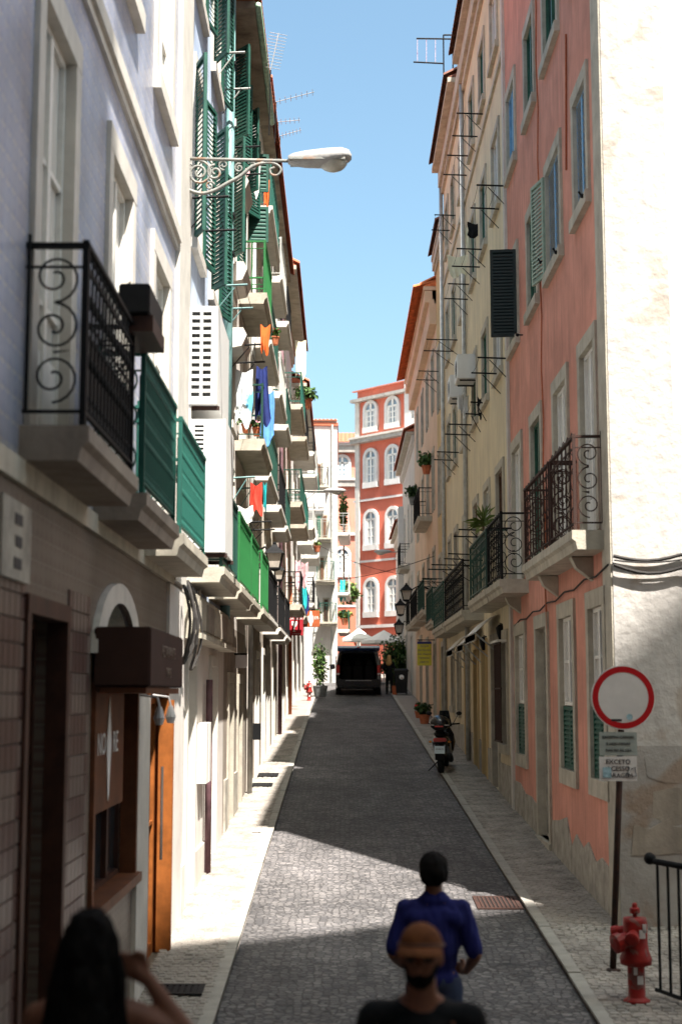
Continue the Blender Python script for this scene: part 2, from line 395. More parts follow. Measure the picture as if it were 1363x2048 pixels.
tile_mat('azulejo', (.20, .24, .42), (.27, .31, .45), (.50, .48, .47), .14, .14, 0, .1, .3, 'yz', .3, pattern=(.37, .39, .48), grime=.45)
tile_mat('azulejo_brown', (.115, .078, .062), (.10, .06, .05), (.17, .15, .12), .14, .14, 0, .06, .45, 'yz', .3, pattern=(.15, .12, .095))
mat('tile_ox', (.075, .03, .027), .35, .3, 9, spec=.5, col2=(.12, .085, .07))
mat('tile_sand', (.15, .12, .10), .35, .2, 9, spec=.5, col2=(.14, .09, .08))
mat('meter_box', (.60, .58, .54), .7, .06, 5)

# ------------------------------------------------------------------ building parts
def fpiece(F, name, m, par, u0, u1, z0, z1, o0, o1): return F.piece(name, m, par, u0, u1, z0, z1, o0, o1)

def window(b, F, u0, u1, z0, z1, frame='frame_white', sur='stone', sw=.13, pane='glass', leaves=2, bars=1, depth=.16, sill=True, name='window', panel=0., arch=False, fw=.05, curtain=None):
    """(u0..z1) is the opening; frame is the window's own mesh, surround, panes and sill hang under it"""
    m = MB(); w = u1 - u0; h = z1 - z0
    m.fbox(F, u0, u0 + fw, z0, z1, -depth - .03, -depth + .03); m.fbox(F, u1 - fw, u1, z0, z1, -depth - .03, -depth + .03)
    m.fbox(F, u0 + fw, u1 - fw, z0, z0 + fw, -depth - .03, -depth + .03); m.fbox(F, u0 + fw, u1 - fw, z1 - fw, z1, -depth - .03, -depth + .03)
    for i in range(1, leaves):
        c = u0 + w * i / leaves; m.fbox(F, c - fw * .8, c + fw * .8, z0 + fw, z1 - fw, -depth - .028, -depth + .04)
    for i in range(1, bars + 1):
        z = z0 + h * (i / (bars + 1)); m.fbox(F, u0 + fw, u1 - fw, z - .018, z + .018, -depth - .025, -depth + .025)
    if panel: m.fbox(F, u0 + fw, u1 - fw, z0 + fw, z0 + panel * h, -depth - .02, -depth + .02)
    wo = m.build(name, frame, b)
    for i in range(leaves):
        a, c = u0 + w * i / leaves, u0 + w * (i + 1) / leaves
        pm = pane if not isinstance(pane, (list, tuple)) else pane[i % len(pane)]
        fpiece(F, 'pane', pm, wo, a + .01, c - .01, z0 + .01, z1 - .01, -depth - .012, -depth - .006)
    if sur:
        s = MB(); o = .035
        e = .005; s.fbox(F, u0 - sw, u0 + e, z0, z1 - e, -.1, o); s.fbox(F, u1 - e, u1 + sw, z0, z1 - e, -.1, o)
        s.fbox(F, u0 - sw, u1 + sw, z1 - e, z1 + sw * 1.15, -.1, o + .003)
        s.build('surround', sur, wo)
        if sill: 
            s = MB(); s.fbox(F, u0 - sw - .03, u1 + sw + .03, z0 - sw, z0 + .006, -.12, o + .045); s.build('sill', sur, wo)
    return wo

def louvre(b, F, u0, u1, z0, z1, m, o0=.0, name='shutter', step=.055, parts=True):
    """louvred shutter lying in the wall plane"""
    s = MB(); t = .04; f = .05
    for a, c in ((u0, u0 + f), (u1 - f, u1)): s.fbox(F, a, c, z0, z1, o0, o0 + t)
    for a, c in ((z0, z0 + f), (z1 - f, z1)): s.fbox(F, u0 + f, u1 - f, a, c, o0 + .001, o0 + t - .001)
    so = s.build(name, m, b)
    slats(so, F, u0 + f, u1 - f, z0 + f, z1 - f, m, o0 + t / 2, step)
    return so
def slats(par, F, u0, u1, z0, z1, m, o, step=.055):
    n = max(3, int((z1 - z0) / step)); k = (z1 - z0) / n
    me = shared('slat', lambda: MB().add([(-.5, -.5, -.9), (.5, -.5, -.9), (.5, .5, .3), (-.5, .5, .3), (-.5, -.5, -.5), (.5, -.5, -.5), (.5, .5, .7), (-.5, .5, .7)],
                [(0, 1, 2, 3), (4, 7, 6, 5), (0, 4, 5, 1), (1, 5, 6, 2), (2, 6, 7, 3), (3, 7, 4, 0)]), m)
    for i in range(n):
        inst('slat', me, par, F.p((u0 + u1) / 2, z0 + k * (i + .5), o), (u1 - u0, .038, k * .85), (0, 0, F.rot()))

def spiral(c, a, b, r0, turns, start, n=26, sgn=1):
    """points of a spiral in the plane of unit vectors a, b round c"""
    c = Vector(c); out = []
    for i in range(n):
        t = i / (n - 1); r = r0 * (1 - .82 * t); th = start + sgn * turns * 2 * math.pi * t
        out.append(c + a * (r * math.cos(th)) + b * (r * math.sin(th)))
    return out

def balcony(b, F, u0, u1, z, proj=.36, h=1.0, m='iron', slab='stone', n=None, style='bars', screen=None, th=.16, label=None, ends=True, pitch=.2, scroll=False):
    """stone slab (the balcony's own mesh) with rail, posts, balusters and end panels under it"""
    s = MB(); ov = .05
    prof = [(0, 0), (proj + ov, 0), (proj + ov, -th * .45), (proj + ov - .04, -th * .6), (proj + ov - .06, -th), (0, -th)]
    A = [F.p(u0 - ov, z + q, o) for o, q in prof]; B = [F.p(u1 + ov, z + q, o) for o, q in prof]; k = len(prof)
    s.add(A + B, [tuple(range(k)), tuple(range(k, 2 * k))[::-1]] + [(i, (i + 1) % k, k + (i + 1) % k, k + i) for i in range(k)])
    bo = s.build('balcony', slab, b)
    if label: bo['label'] = label
    t = .018; lo = z + .09; hi = z + h
    for zz, nm, ww in ((hi, 'top_rail', .024), (lo, 'bottom_rail', .014), (hi - .13, 'middle_rail', .010)):
        r = MB(); r.fbox(F, u0, u1, zz - ww * .6, zz + ww * .6, proj - ww, proj + ww)
        r.fbox(F, u0, u0 + 2 * ww, zz - ww * .6, zz + ww * .6, 0, proj - ww); r.fbox(F, u1 - 2 * ww, u1, zz - ww * .6, zz + ww * .6, 0, proj - ww)
        r.build(nm, m, bo)
    for u in (u0 + .02, u1 - .02): fpiece(F, 'corner_post', m, bo, u - .018, u + .018, z, hi + .03, proj - .018, proj + .018)
    nb = n or max(4, int((u1 - u0) / pitch))
    me = shared('baluster_' + style, (lambda: MB().lathe([(1, 0), (1, .30), (1.9, .32), (1.9, .345), (1, .37), (1, .66), (1.9, .68), (1.9, .705), (1, .73), (1, 1)], n=6)) if style != 'bars'
                else (lambda: MB().lathe([(1, 0), (1, 1)], n=6)), m)
    for i in range(1, nb):
        u = u0 + (u1 - u0) * i / nb
        inst('baluster', me, bo, F.p(u, lo, proj), (.0085, .0085, hi - lo))
    if style == 'ornate':
        rg = MB()
        for i in range(nb):
            u = u0 + (u1 - u0) * (i + .5) / nb; rr = (u1 - u0) / nb * .42
            for zz in (hi - .065, lo + .07, lo + (hi - lo) * .52):
                c = F.p(u, zz, proj)
                rg.tube([c + F.u * (rr * math.cos(a)) + Vector((0, 0, rr * math.sin(a))) for a in [2 * math.pi * q / 8 for q in range(8)]], .006, 4, closed=True)
        rg.build('ring_ornament', m, bo)['kind'] = 'stuff'
    if ends:
        for u in (u0, u1):
            if scroll:
                e = MB(); zz = Vector((0, 0, 1)); hh = (hi - lo); cc = proj * .5
                e.tube([F.p(u, lo, .02), F.p(u, hi + .06, .02)], .012, 6)
                R1 = min(proj * .43, hh * .19)
                for q, (fz, sg) in enumerate(((.80, 1), (.5, -1), (.2, 1))):
                    c = F.p(u, lo + hh * fz, cc)
                    e.tube(spiral(c, F.n, zz, R1, 1.55, math.pi * (.5 if q % 2 else -.5), 30, sg), .008, 5)
                e.tube([F.p(u, lo + hh * .80 - R1, cc), F.p(u, lo + hh * .62, cc + R1 * .5), F.p(u, lo + hh * .5 + R1, cc)], .008, 5)
                e.tube([F.p(u, lo + hh * .5 - R1, cc), F.p(u, lo + hh * .36, cc + R1 * .6), F.p(u, lo + hh * .2 + R1, cc)], .008, 5)
                e.build('scroll_panel', m, bo)
            else:
                ne = max(2, int(proj / pitch))
                for i in range(1, ne): inst('baluster', me, bo, F.p(u, lo, proj * i / ne), (.0085, .0085, hi - lo))
    if screen:
        fpiece(F, 'screen', screen, bo, u0 + .03, u1 - .03, lo + .03, hi - .16, proj - .03, proj - .022)
    return bo

def tile_row(b, F, u0, u1, z, o0, o1, rise, m='roof_tile', pitch=.2, rows=1, name='roof_tiles'):
    """curved roof tiles running down to the eave: real half-round pieces, joined"""
    mb = MB(); n = int((u1 - u0) / pitch)
    for i in range(n):
        c = u0 + (i + .5) * pitch; pts = []
        for e, (o, zz) in enumerate(((o1, z), (o0, z + rise))):
            for k in range(6):
                a = math.pi * k / 5; pts.append(F.p(c + pitch * .52 * math.cos(a), zz + .085 * math.sin(a), o))
        k = len(mb.v)
        mb.add(pts + [F.p(c - pitch * .5, z - .01, o1), F.p(c + pitch * .5, z - .01, o1)], [(q, q + 1, q + 7, q + 6) for q in range(5)] + [(0, 1, 2, 3, 4, 5)])
    return tag(mb.build(name, m, b), kind='stuff')

def building(name, label, F, u0, u1, z0, z1, back, wallm, holes, cat='building', extra=None, group=None, depth=.22, gf=None):
    """root + wall shell with openings. back = depth of the house behind its front"""
    b = thing(name, F.p((u0 + u1) / 2, z0, -back / 2), label, cat, group)
    if gf:
        w = MB(); cutwall(w, F, u0, u1, z0, gf[0], [h for h in holes if h[2] < gf[0] - .05], depth); w.build('ground_floor_wall', gf[1], b)
    w = MB(); cutwall(w, F, u0, u1, gf[0] if gf else z0, z1, [h for h in holes if not gf or h[2] >= gf[0] - .05], depth)
    # party walls, back and a flat under-roof, so that the house throws a full shadow
    w.add([F.p(u0, z0), F.p(u0, z1), F.p(u0, z1, -back), F.p(u0, z0, -back)], [(0, 1, 2, 3)])
    w.add([F.p(u1, z0), F.p(u1, z1), F.p(u1, z1, -back), F.p(u1, z0, -back)], [(0, 1, 2, 3)])
    w.add([F.p(u0, z0, -back), F.p(u1, z0, -back), F.p(u1, z1, -back), F.p(u0, z1, -back)], [(0, 1, 2, 3)])
    w.add([F.p(u0, z1), F.p(u1, z1), F.p(u1, z1, -back), F.p(u0, z1, -back)], [(0, 1, 2, 3)])
    w.build('wall', wallm, b)
    if True:                   # flat near-black panel, painted shade in place of unlit rooms
        fpiece(F, 'shade_panel', 'shade_black', b, u0 + .05, u1 - .05, z0 + .05, z1 - .05, -depth - .35, -depth - .25)
    return b

def text(body, size, m, parent, loc, rot, name='lettering', ext=.002, font_scale=(1, 1), align='CENTER', shear=0.):
    c = bpy.data.curves.new(name, 'FONT'); c.body = body; c.size = size; c.align_x = align; c.align_y = 'CENTER'; c.extrude = ext; c.shear = shear
    c.resolution_u = 2
    t = bpy.data.objects.new(name, c); COL.objects.link(t)
    me = bpy.data.meshes.new_from_object(t)
    bpy.data.objects.remove(t); bpy.data.curves.remove(c)
    me.materials.clear(); me.materials.append(MATS[m])
    o = inst(name, me, parent, loc, (font_scale[0], font_scale[1], 1), rot)
    return o
# ------------------------------------------------------------------ the setting
FL = Facade((-1.8, 0, 0), (0, 1, 0), (1, 0, 0))
FR = Facade((3.0, 0, 0), (0, 1, 0), (-1, 0, 0))
def strip(name, x0, x1, ys, dz, m, kind='structure', skirt=0.):
    mb = MB(); n = len(ys); vs = []
    for y in ys: vs += [(x0, y, g(y) + dz), (x1, y, g(y) + dz)]
    fs = [(2 * i, 2 * i + 1, 2 * i + 3, 2 * i + 2) for i in range(n - 1)]
    if skirt:
        k = len(vs)
        for y in ys: vs += [(x0, y, g(y) + dz - skirt), (x1, y, g(y) + dz - skirt)]
        fs += [(2 * i, 2 * i + 2, k + 2 * i + 2, k + 2 * i) for i in range(n - 1)] + [(2 * i + 1, 2 * i + 3, k + 2 * i + 3, k + 2 * i + 1) for i in range(n - 1)]
    mb.add(vs, fs); o = mb.build(name, m); o['kind'] = kind; return o
YS = [7.8 + i * 1.0 for i in range(63)] + [72, 76, 82, 90, 110]
strip('ground', -400, 400, [-60, 0, 7.8, 30, 70, 110, 160, 500], -.06, 'paving')
road = strip('road', -1.05, 2.12, YS, 0., 'setts')
pave_l = strip('pavement', -1.8, -1.17, [y for y in YS if y < 76], .055, 'paving', skirt=.12)
pave_r = strip('pavement', 2.24, 3.0, [16 + i * 1.0 for i in range(54)], .055, 'paving', skirt=.12)
plaza = strip('plaza', 2.24, 14, [7.8 + i for i in range(9)], .055, 'paving', skirt=.12)
# kerb stones, one by one
kb = shared('kerb', lambda: MB().box(-.06, .06, -.495, .495, -.1, .5), 'kerbstone')
def kerb(par, x, y0, n, step=1.0):
    for i in range(n):
        y = y0 + i * step
        inst('kerb_stone', kb, par, (x, y + step / 2, g(y + step / 2) + .045 + random.uniform(-.006, .006)), (1, step, .04), (math.atan(.055), 0, random.uniform(-.004, .004)))
kerb(pave_l, -1.11, 10, 58); kerb(pave_r, 2.18, 16, 50); kerb(plaza, 2.18, 8, 8)
# cobbles of the pavements: the nearest ones single, the rest joined
cob = shared('cobble', lambda: MB().add([(-.5, -.5, 0), (.5, -.5, 0), (.5, .5, 0), (-.5, .5, 0), (-.4, -.4, 1), (.4, -.4, 1), (.4, .4, 1), (-.4, .4, 1)], [(4, 5, 6, 7), (0, 1, 5, 4), (1, 2, 6, 5), (2, 3, 7, 6), (3, 0, 4, 7)]), 'cobble')
def cobbles(par, x0, x1, y0, y1, single_to, s=.095, cap=300):
    mb = MB(); n = 0; y = y0; row = 0
    while y < y1:
        x = x0 + s * (.5 if row % 2 else .25)
        while x < x1:
            a = s * random.uniform(.72, .95) / 2; c = s * random.uniform(.72, .95) / 2; h = random.uniform(.006, .017); xx = x + random.uniform(-.008, .008); z = g(y) + .055
            if n < cap and y < single_to:
                inst('cobble', cob, par, (xx, y, z), (2 * a, 2 * c, h), (math.atan(.055), 0, random.uniform(-.15, .15))); n += 1
            else:
                q = .8; dz = .055 * c
                mb.add([(xx - a, y - c, z - dz), (xx + a, y - c, z - dz), (xx + a, y + c, z + dz), (xx - a, y + c, z + dz), (xx - a * q, y - c * q, z + h - dz * q), (xx + a * q, y - c * q, z + h - dz * q), (xx + a * q, y + c * q, z + h + dz * q), (xx - a * q, y + c * q, z + h + dz * q)],
                       [(4, 5, 6, 7), (0, 1, 5, 4), (1, 2, 6, 5), (2, 3, 7, 6), (3, 0, 4, 7)])
            x += s
        y += s * .98; row += 1
    tag(mb.build('cobbles', 'cobble', par), kind='stuff')
cobbles(pave_l, -1.8, -1.18, 12.5, 44, 14.6, cap=140)
cobbles(pave_r, 2.25, 3.0, 16, 44, 17.5, cap=100)
cobbles(plaza, 2.25, 4.2, 11.4, 16, 12.2, cap=160)
# steps up to the camera
st = tag(MB().box(-1.8, 8, -8, -2.2, .2, 1.76).build('stairs', 'paving'), kind='structure')
for i in range(9):
    z = .44 + (i + 1) * 1.32 / 9.; y1 = 7.8 - i * 1.1
    inst('step', shared('step', cube, 'kerbstone'), st, (3.1, y1 - .56, z - .35), (9.8, 1.13, .7))

# ------------------------------------------------------------------ left row of houses
def rel(z): return CZ + z
Z1 = rel(1.48)
def holes_of(ws): return [w[:4] for w in ws]
# --- tiled house with the iron balconies
w_up = []
for pa, pb in ((70, 136), (216, 258), (306, 335)):
    ua, _ = on_x(pa, 500, -1.8); ub, _ = on_x(pb, 500, -1.8); w_up.append((ua, ub, Z1, 0))
zt = on_x(136, 108, -1.8)[1]
w_up = [(a, c, Z1 + .02, zt) for a, c, _, _ in w_up]
w_top = [(a, c, rel(5.95), rel(8.2)) for a, c, _, _ in w_up]
near_open = [(8.3, 9.42, g(8.9) + .05, rel(.47)), (10.62, 12.75, rel(-1.52), rel(.05)), (13.62, 15.0, g(14.3) + .06, rel(.02))]
B1 = building('tiled_house', 'house faced with blue patterned tiles above a brown tiled restaurant front', FL, -9, 16.45, 0, rel(11.4), 9, 'azulejo', w_up + w_top + near_open, gf=(rel(1.2), 'azulejo_brown'))  # front runs on unseen behind the camera to block skylight
for (a, c, z0, z1) in w_up: window(B1, FL, a, c, z0, z1, 'frame_white', 'stone_white', .17, ['curtain', 'curtain'], 2, 2, .07, sill=False, name='french_window', panel=.22)
for (a, c, z0, z1) in w_top: window(B1, FL, a, c, z0, z1, 'frame_white', 'stone_white', .17, ['curtain', 'curtain'], 2, 2, .06)
MB().fbox(FL, 3, 15.3, rel(4.88), rel(5.02), 0, .07).fbox(FL, 3, 15.3, rel(4.80), rel(4.88), 0, .035).build('string_moulding', 'stone_white', B1)
MB().fbox(FL, 15.32, 16.44, rel(1.2), rel(11.3), -.05, .05).build('pilaster', 'stone_white', B1, bevel=.01)
MB().fbox(FL, 3, 15.3, rel(1.16), rel(1.30), 0, .04).build('string_moulding', 'stone', B1)
BAL1 = balcony(B1, FL, 8.05, 9.95, rel(1.50), .34, 1.06, 'iron', 'plaster_dingy_shade', style='ornate', th=.2, pitch=.12, scroll=True, label='black iron balcony with scrolled end panel')  # slab colour darkened to imitate its shaded underside
fpiece(FL, 'screen', 'black_plastic', BAL1, 8.1, 9.9, rel(1.62), rel(2.1), .315, .322)
balcony(B1, FL, 10.5, 12.55, rel(1.46), .34, 1.05, 'iron_green', 'plaster_dingy_shade', style='ornate', th=.2, pitch=.085, scroll=True, screen='iron_green', label='green iron balcony backed with a green sheet')  # darker slab colour again stands for underside shade
balcony(B1, FL, 13.0, 15.3, rel(1.44), .34, 1.05, 'iron_green', 'stone', style='ornate', th=.2, pitch=.085, scroll=True, screen='iron_green', label='green iron balcony backed with a green sheet')
# tiles of the restaurant front, one by one
tl = {}
for nm in ('tile_ox', 'tile_sand'): tl[nm] = shared('tile', lambda: MB().add([(-.5, 0, -.5), (.5, 0, -.5), (.5, 0, .5), (-.5, 0, .5), (-.46, -1, -.46), (.46, -1, -.46), (.46, -1, .46), (-.46, -1, .46)], [(4, 5, 6, 7), (0, 1, 5, 4), (1, 2, 6, 5), (2, 3, 7, 6), (3, 0, 4, 7)]), nm)
def tiles(u0, nu, z0, nz, s=.138):
    for i in range(nu):
        for j in range(nz):
            nm = 'tile_ox' if (j // 2 + (1 if 0 < i < nu - 1 else 0)) % 2 else 'tile_sand'
            inst('wall_tile', tl[nm], B1, FL.p(u0 + (i + .5) * s, z0 + (j + .5) * s, .001), (s * .96, .012, s * .96), (0, 0, FL.rot()))
tiles(9.56, 6, g(9) + .3, 24); tiles(7.42, 6, g(9) + .3, 24)
# restaurant doorways
d1 = window(B1, FL, 8.3, 9.42, g(8.9) + .05, rel(.47), 'wood_dark', 'wood_dark', .09, 'shade_black', 1, 0, .2, sill=False, name='door')  # doorway closed by a pane painted black as its shade
fpiece(FL, 'door_notice', 'sign_maroon', d1, 8.8, 9.1, rel(-1.55), rel(-1.38), -.185, -.18)
wr = window(B1, FL, 10.62, 12.75, rel(-1.52), rel(.05), 'wood_dark', 'wood_board', .07, ['glass_sky', 'glass', 'glass'], 3, 1, .14, sill=True, name='restaurant_window')
ar = MB(); n = 14
ring = lambda r, k: [(11.62 + r * 1.02 * math.cos(math.pi * i / n), rel(.30) + r * .52 * math.sin(math.pi * i / n)) for i in range(n + 1)]
a, c = ring(1.12, 0), ring(.82, 0)
for i in range(n):
    q = [FL.p(*a[i], .0), FL.p(*a[i + 1], .0), FL.p(*c[i + 1], .0), FL.p(*c[i], .0), FL.p(*a[i], .05), FL.p(*a[i + 1], .05), FL.p(*c[i + 1], .05), FL.p(*c[i], .05)]
    ar.add(q, [(4, 5, 6, 7), (0, 1, 5, 4), (2, 3, 7, 6)])
ar.build('arch_surround', 'stone_white', B1)
MB().prism([FL.p(u, z, .004) for u, z in c], (0, 0, 0), (.012, 0, 0)).build('fanlight', 'glass', B1)
bd = MB().fbox(FL, 10.7, 12.3, rel(-.88), rel(.02), -.06, -.02).build('menu_board', 'wood_board', B1)
sp = [(0, .52), (.05, .30), (.10, .12), (.12, 0), (.10, -.1), (.07, -.25), (.03, -.5), (.0, -.56)]
pts = [(11.5 + a * .9, rel(-.40) + b * .75) for a, b in sp] + [(11.5 - a * .9, rel(-.40) + b * .75) for a, b in sp[::-1][1:-1]]
MB().prism([FL.p(u, z, -.018) for u, z in pts], (0, 0, 0), (.006, 0, 0)).build('painted_spindle', 'ink_white', bd)
RL = (R(90), 0, R(90)); RR = (R(90), 0, R(-90)); RC = (R(90), 0, 0)
text('NO', .24, 'ink_white', bd, FL.p(11.16, rel(-.38), -.016), RL); text('RE', .24, 'ink_white', bd, FL.p(11.84, rel(-.38), -.016), RL)
MB().fbox(FL, 12.8, 13.55, g(13) + .06, rel(.0), 0, .04).build('door_jamb', 'stone_white', B1)
MB().fbox(FL, 15.02, 16.44, g(15) + .06, rel(1.15), 0, .03).build('door_jamb', 'plaster_white', B1)
dr = window(B1, FL, 13.62, 15.0, g(14.3) + .06, rel(.02), 'wood_orange', 'wood_orange', .07, 'glass', 2, 1, .12, sill=False, name='door', fw=.11)
MB().fbox(FL, 14.9, 14.96, g(14.3) + .08, rel(-.05), -.05, .10).build('open_leaf', 'wood_orange', dr)
inst('handle', shared('rod', lambda: MB().lathe([(1, 0), (1, 1)], n=8), 'chrome'), dr, FL.p(14.5, rel(-1.6), .04), (.014, .014, .9))
# box awning with its lettering
aw = thing('box_awning', FL.p(11.5, rel(.05), .2), 'dark brown box awning lettered in pale paint over the restaurant window', 'awning')
MB().fbox(FL, 10.5, 12.65, rel(.06), rel(.49), .02, .43).build('housing', 'awning_brown', aw, bevel=.012)
MB().fbox(FL, 10.52, 12.63, rel(.01), rel(.055), .06, .40).build('front_bar', 'wood_board', aw)
text('RESTAURANTE', .13, 'tile_sand', aw, FL.p(11.6, rel(.33), .432), RL); text('TAPAS', .11, 'tile_sand', aw, FL.p(11.6, rel(.17), .432), RL)
for u, lb in ((12.75, 'small white spotlight between the restaurant window and its door'), (13.6, 'small white spotlight right above the orange door frame')):
    lt = MB(); lt.tube([FL.p(u, rel(.0), .05), FL.p(u, rel(-.02), .2), FL.p(u, rel(-.1), .22)], .012, 6); lt.lathe([(.03, -.16), (.05, -.1), (.02, 0)], FL.p(u, rel(-.1), .22), 10)
    tag(lt.build('wall_spotlight', 'sign_white'), lb, 'lamp')
# enamel plate by the camera side of the tiled wall
pl = thing('wall_plaque', FL.p(7.9, rel(.7), .01), 'pale stone plaque with dark lettering under the black balcony', 'plaque')
MB().fbox(FL, 7.5, 8.2, rel(.62), rel(1.05), .012, .04).build('slab', 'stone_grey', pl)
for k in range(3): MB().fbox(FL, 7.78 + .02 * (k % 2), 7.96, rel(.68 + .12 * k), rel(.74 + .12 * k), .041, .045).build('worn_letter', 'ink', pl)

# --- blue house with green shutters
def leaf(b, F, u, z0, z1, w, m, ang, step=.06, sgn=1):
    """louvred leaf hinged at u, opened by ang degrees from the wall (90 = square to it); sgn is the way it points along the wall"""
    a = R(ang); ud = F.u * (math.cos(a) * sgn) + F.n * math.sin(a)
    nd = ud.cross(Vector((0, 0, 1)))
    if nd.y > 0: nd = -nd
    return louvre(b, Facade(F.p(u, 0, .03), ud, nd), 0, w, z0, z1, m, 0, step=step)
rows2 = [(rel(5.45), rel(7.65)), (rel(8.7), rel(10.6))]
w2 = [(17.0, 17.95, *rows2[0]), (19.3, 20.4, *rows2[0]), (17.0, 17.95, *rows2[1]), (19.3, 20.4, *rows2[1]), (16.9, 17.9, Z1, rel(3.75)), (19.2, 20.3, Z1, rel(3.75)), (21.0, 21.9, Z1, rel(3.75))]
g2 = [(17.0, 17.9, g(17.5) + .05, rel(.35)), (20.0, 21.0, g(20.5) + .05, rel(.4))]
B2 = building('blue_house', 'pale blue plastered house with green shutters above white ground floor', FL, 16.45, 22.4, 0, rel(11.3), 9, 'plaster_blue', w2 + g2, gf=(rel(1.2), 'plaster_white'))
for i, (a, c, z0, z1) in enumerate(w2):
    window(B2, FL, a, c, z0, z1, 'frame_green' if i < 4 else 'frame_white', 'stone_white', .13, 'glass', 2, 1, .07, sill=i < 4, name='window' if i < 4 else 'french_window')
for a, c, z0, z1 in g2: window(B2, FL, a, c, z0, z1, 'frame_white', 'stone_white', .12, 'curtain', 2, 1, .12, sill=False, name='door', panel=.4)
for z0, z1 in rows2:
    leaf(B2, FL, 17.0, z0, z1, .46, 'shutter_green', 22, sgn=-1); leaf(B2, FL, 17.95, z0, z1, .46, 'shutter_green', 12)
    leaf(B2, FL, 19.3, z0, z1, .5, 'shutter_green', 30, sgn=-1); leaf(B2, FL, 20.4, z0, z1, .5, 'shutter_green', 14)
pp = MB(); pp.tube([FL.p(21.3, rel(1.1), .10), FL.p(21.3, rel(11.3), .10)], .075, 10); pp.build('downpipe', 'pipe_teal', B2, smooth=True)
pp = MB(); pp.tube([FL.p(19.25, g(19.25) + .06, .07), FL.p(19.25, rel(.2), .07)], .045, 10); pp.build('downpipe', 'pipe_purple', B2, smooth=True)
for z in (rel(3.6), rel(6.6), rel(7.2), rel(9.6)): fpiece(FL, 'pipe_clip', 'iron', B2, 21.2, 21.4, z, z + .05, 0, .19)
MB().fbox(FL, 16.5, 22.0, rel(.70), rel(1.14), .0, .16).fbox(FL, 16.5, 22.0, rel(.64), rel(.70), .0, .22).build('fascia', 'stone', B2)
for i in range(5): fpiece(FL, 'fascia_panel', 'plaster_dingy_shade' if i % 2 else 'stone', B2, 16.6 + i * 1.08, 17.6 + i * 1.08, rel(.76), rel(1.09), .161, .175)
balcony(B2, FL, 16.85, 19.35, Z1, .40, 1.0, 'iron_darkgreen', 'stone', th=.18)
balcony(B2, FL, 19.8, 22.3, Z1, .40, 1.0, 'iron_leaf', 'stone', th=.18, screen='iron_leaf', label='bright green balcony backed with a green sheet')
for a, c in ((16.5, 16.9), (18.05, 19.85)): MB().fbox(FL, a, c, g(a) + .06, rel(-1.9), .0, .03).build('plinth', 'stone_white', B2)
for u, z in ((18.4, -.35), (18.75, -.35)): fpiece(FL, 'meter_box', 'meter_box', B2, u, u + .26, rel(z - .75), rel(z), .0, .12)
# cables bunched under the third balcony
for k, (u, dz) in enumerate(((15.6, 0), (16.0, .08), (16.4, -.05))):
    cb = MB(); pts = [FL.p(u + .25 * math.cos(t) * (1 if k % 2 else -1), rel(.75 + dz) + .42 * math.sin(t), .16 + .05 * math.cos(2 * t)) for t in [2 * math.pi * i / 18 for i in range(18)]]
    cb.tube(pts, .017, 6, closed=True); tag(cb.build('cable_loop', 'cable'), ['black cable loop nearest the restaurant door, below a green balcony', 'middle black cable loop, hung highest of three below the balcony', 'lowest black cable loop, next to the blue house'][k], 'cable')
# --- white house with the deep eave
rows3 = [(rel(4.37), rel(6.5)), (rel(7.07), rel(9.0)), (rel(9.4), rel(10.6))]
w3 = [(23.0, 23.9, rel(1.5), rel(3.7)), (25.6, 26.5, rel(1.5), rel(3.7))] + [(u, u + .9, z0, z1) for (z0, z1) in rows3 for u in (23.0, 25.6)]
g3 = [(23.3, 24.2, g(24) + .05, rel(.2)), (25.4, 26.3, g(26) + .05, rel(.2))]
B3 = building('white_house', 'white plastered house under a deep boarded eave with red tiles', FL, 22.4, 27.3, 0, rel(11.1), 9, 'plaster_white', w3 + g3, gf=(rel(1.1), 'plaster_dingy_shade'))
for a, c, z0, z1 in w3: window(B3, FL, a, c, z0, z1, 'frame_white', 'stone_white', .12, ['glass', 'curtain'], 2, 1, .06)
for a, c, z0, z1 in g3: window(B3, FL, a, c, z0, z1, 'wood_dark', 'stone', .14, 'glass', 2, 0, .14, sill=False, name='door', panel=.5)
for u in (23.0, 25.6):
    z0, z1 = rows3[2]
    leaf(B3, FL, u, z0 - .35, z1, .45, 'shutter_green', 40, sgn=-1); leaf(B3, FL, u + .9, z0 - .35, z1, .45, 'shutter_green', 25)
leaf(B3, FL, 23.0, *rows3[1], .45, 'shutter_green', 30, sgn=-1); leaf(B3, FL, 23.9, *rows3[1], .45, 'shutter_green', 12)
leaf(B3, FL, 26.9, rel(9.6), rel(10.35), .38, 'shutter_green', 84, .07); leaf(B3, FL, 26.9, rel(8.6), rel(9.3), .38, 'shutter_green', 84, .07)
balcony(B3, FL, 22.5, 24.4, Z1, .40, 1.0, 'iron_leaf', 'stone', th=.18, screen='iron_leaf', label='bright green balcony backed with a green sheet')
balcony(B3, FL, 25.1, 27.2, Z1, .42, 1.0, 'iron_leaf', 'stone', th=.18)
balcony(B3, FL, 24.4, 27.2, rel(4.33), .45, .95, 'iron_darkgreen', 'stone', th=.2)
balcony(B3, FL, 24.9, 27.2, rel(7.03), .45, .95, 'iron_leaf', 'stone', th=.2, screen='iron_leaf', label='bright green balcony backed with a green sheet')
for u, z in ((22.9, 7.0), (22.9, 5.9), (23.1, 8.55)):
    MB().prism([FL.p(u, rel(z), 0), FL.p(u, rel(z), .22), FL.p(u, rel(z - .12), .28), FL.p(u, rel(z - .3), .2), FL.p(u, rel(z - .34), 0)], (0, 0, 0), (0, 1.1, 0)).build('stone_hood', 'stone_white', B3)
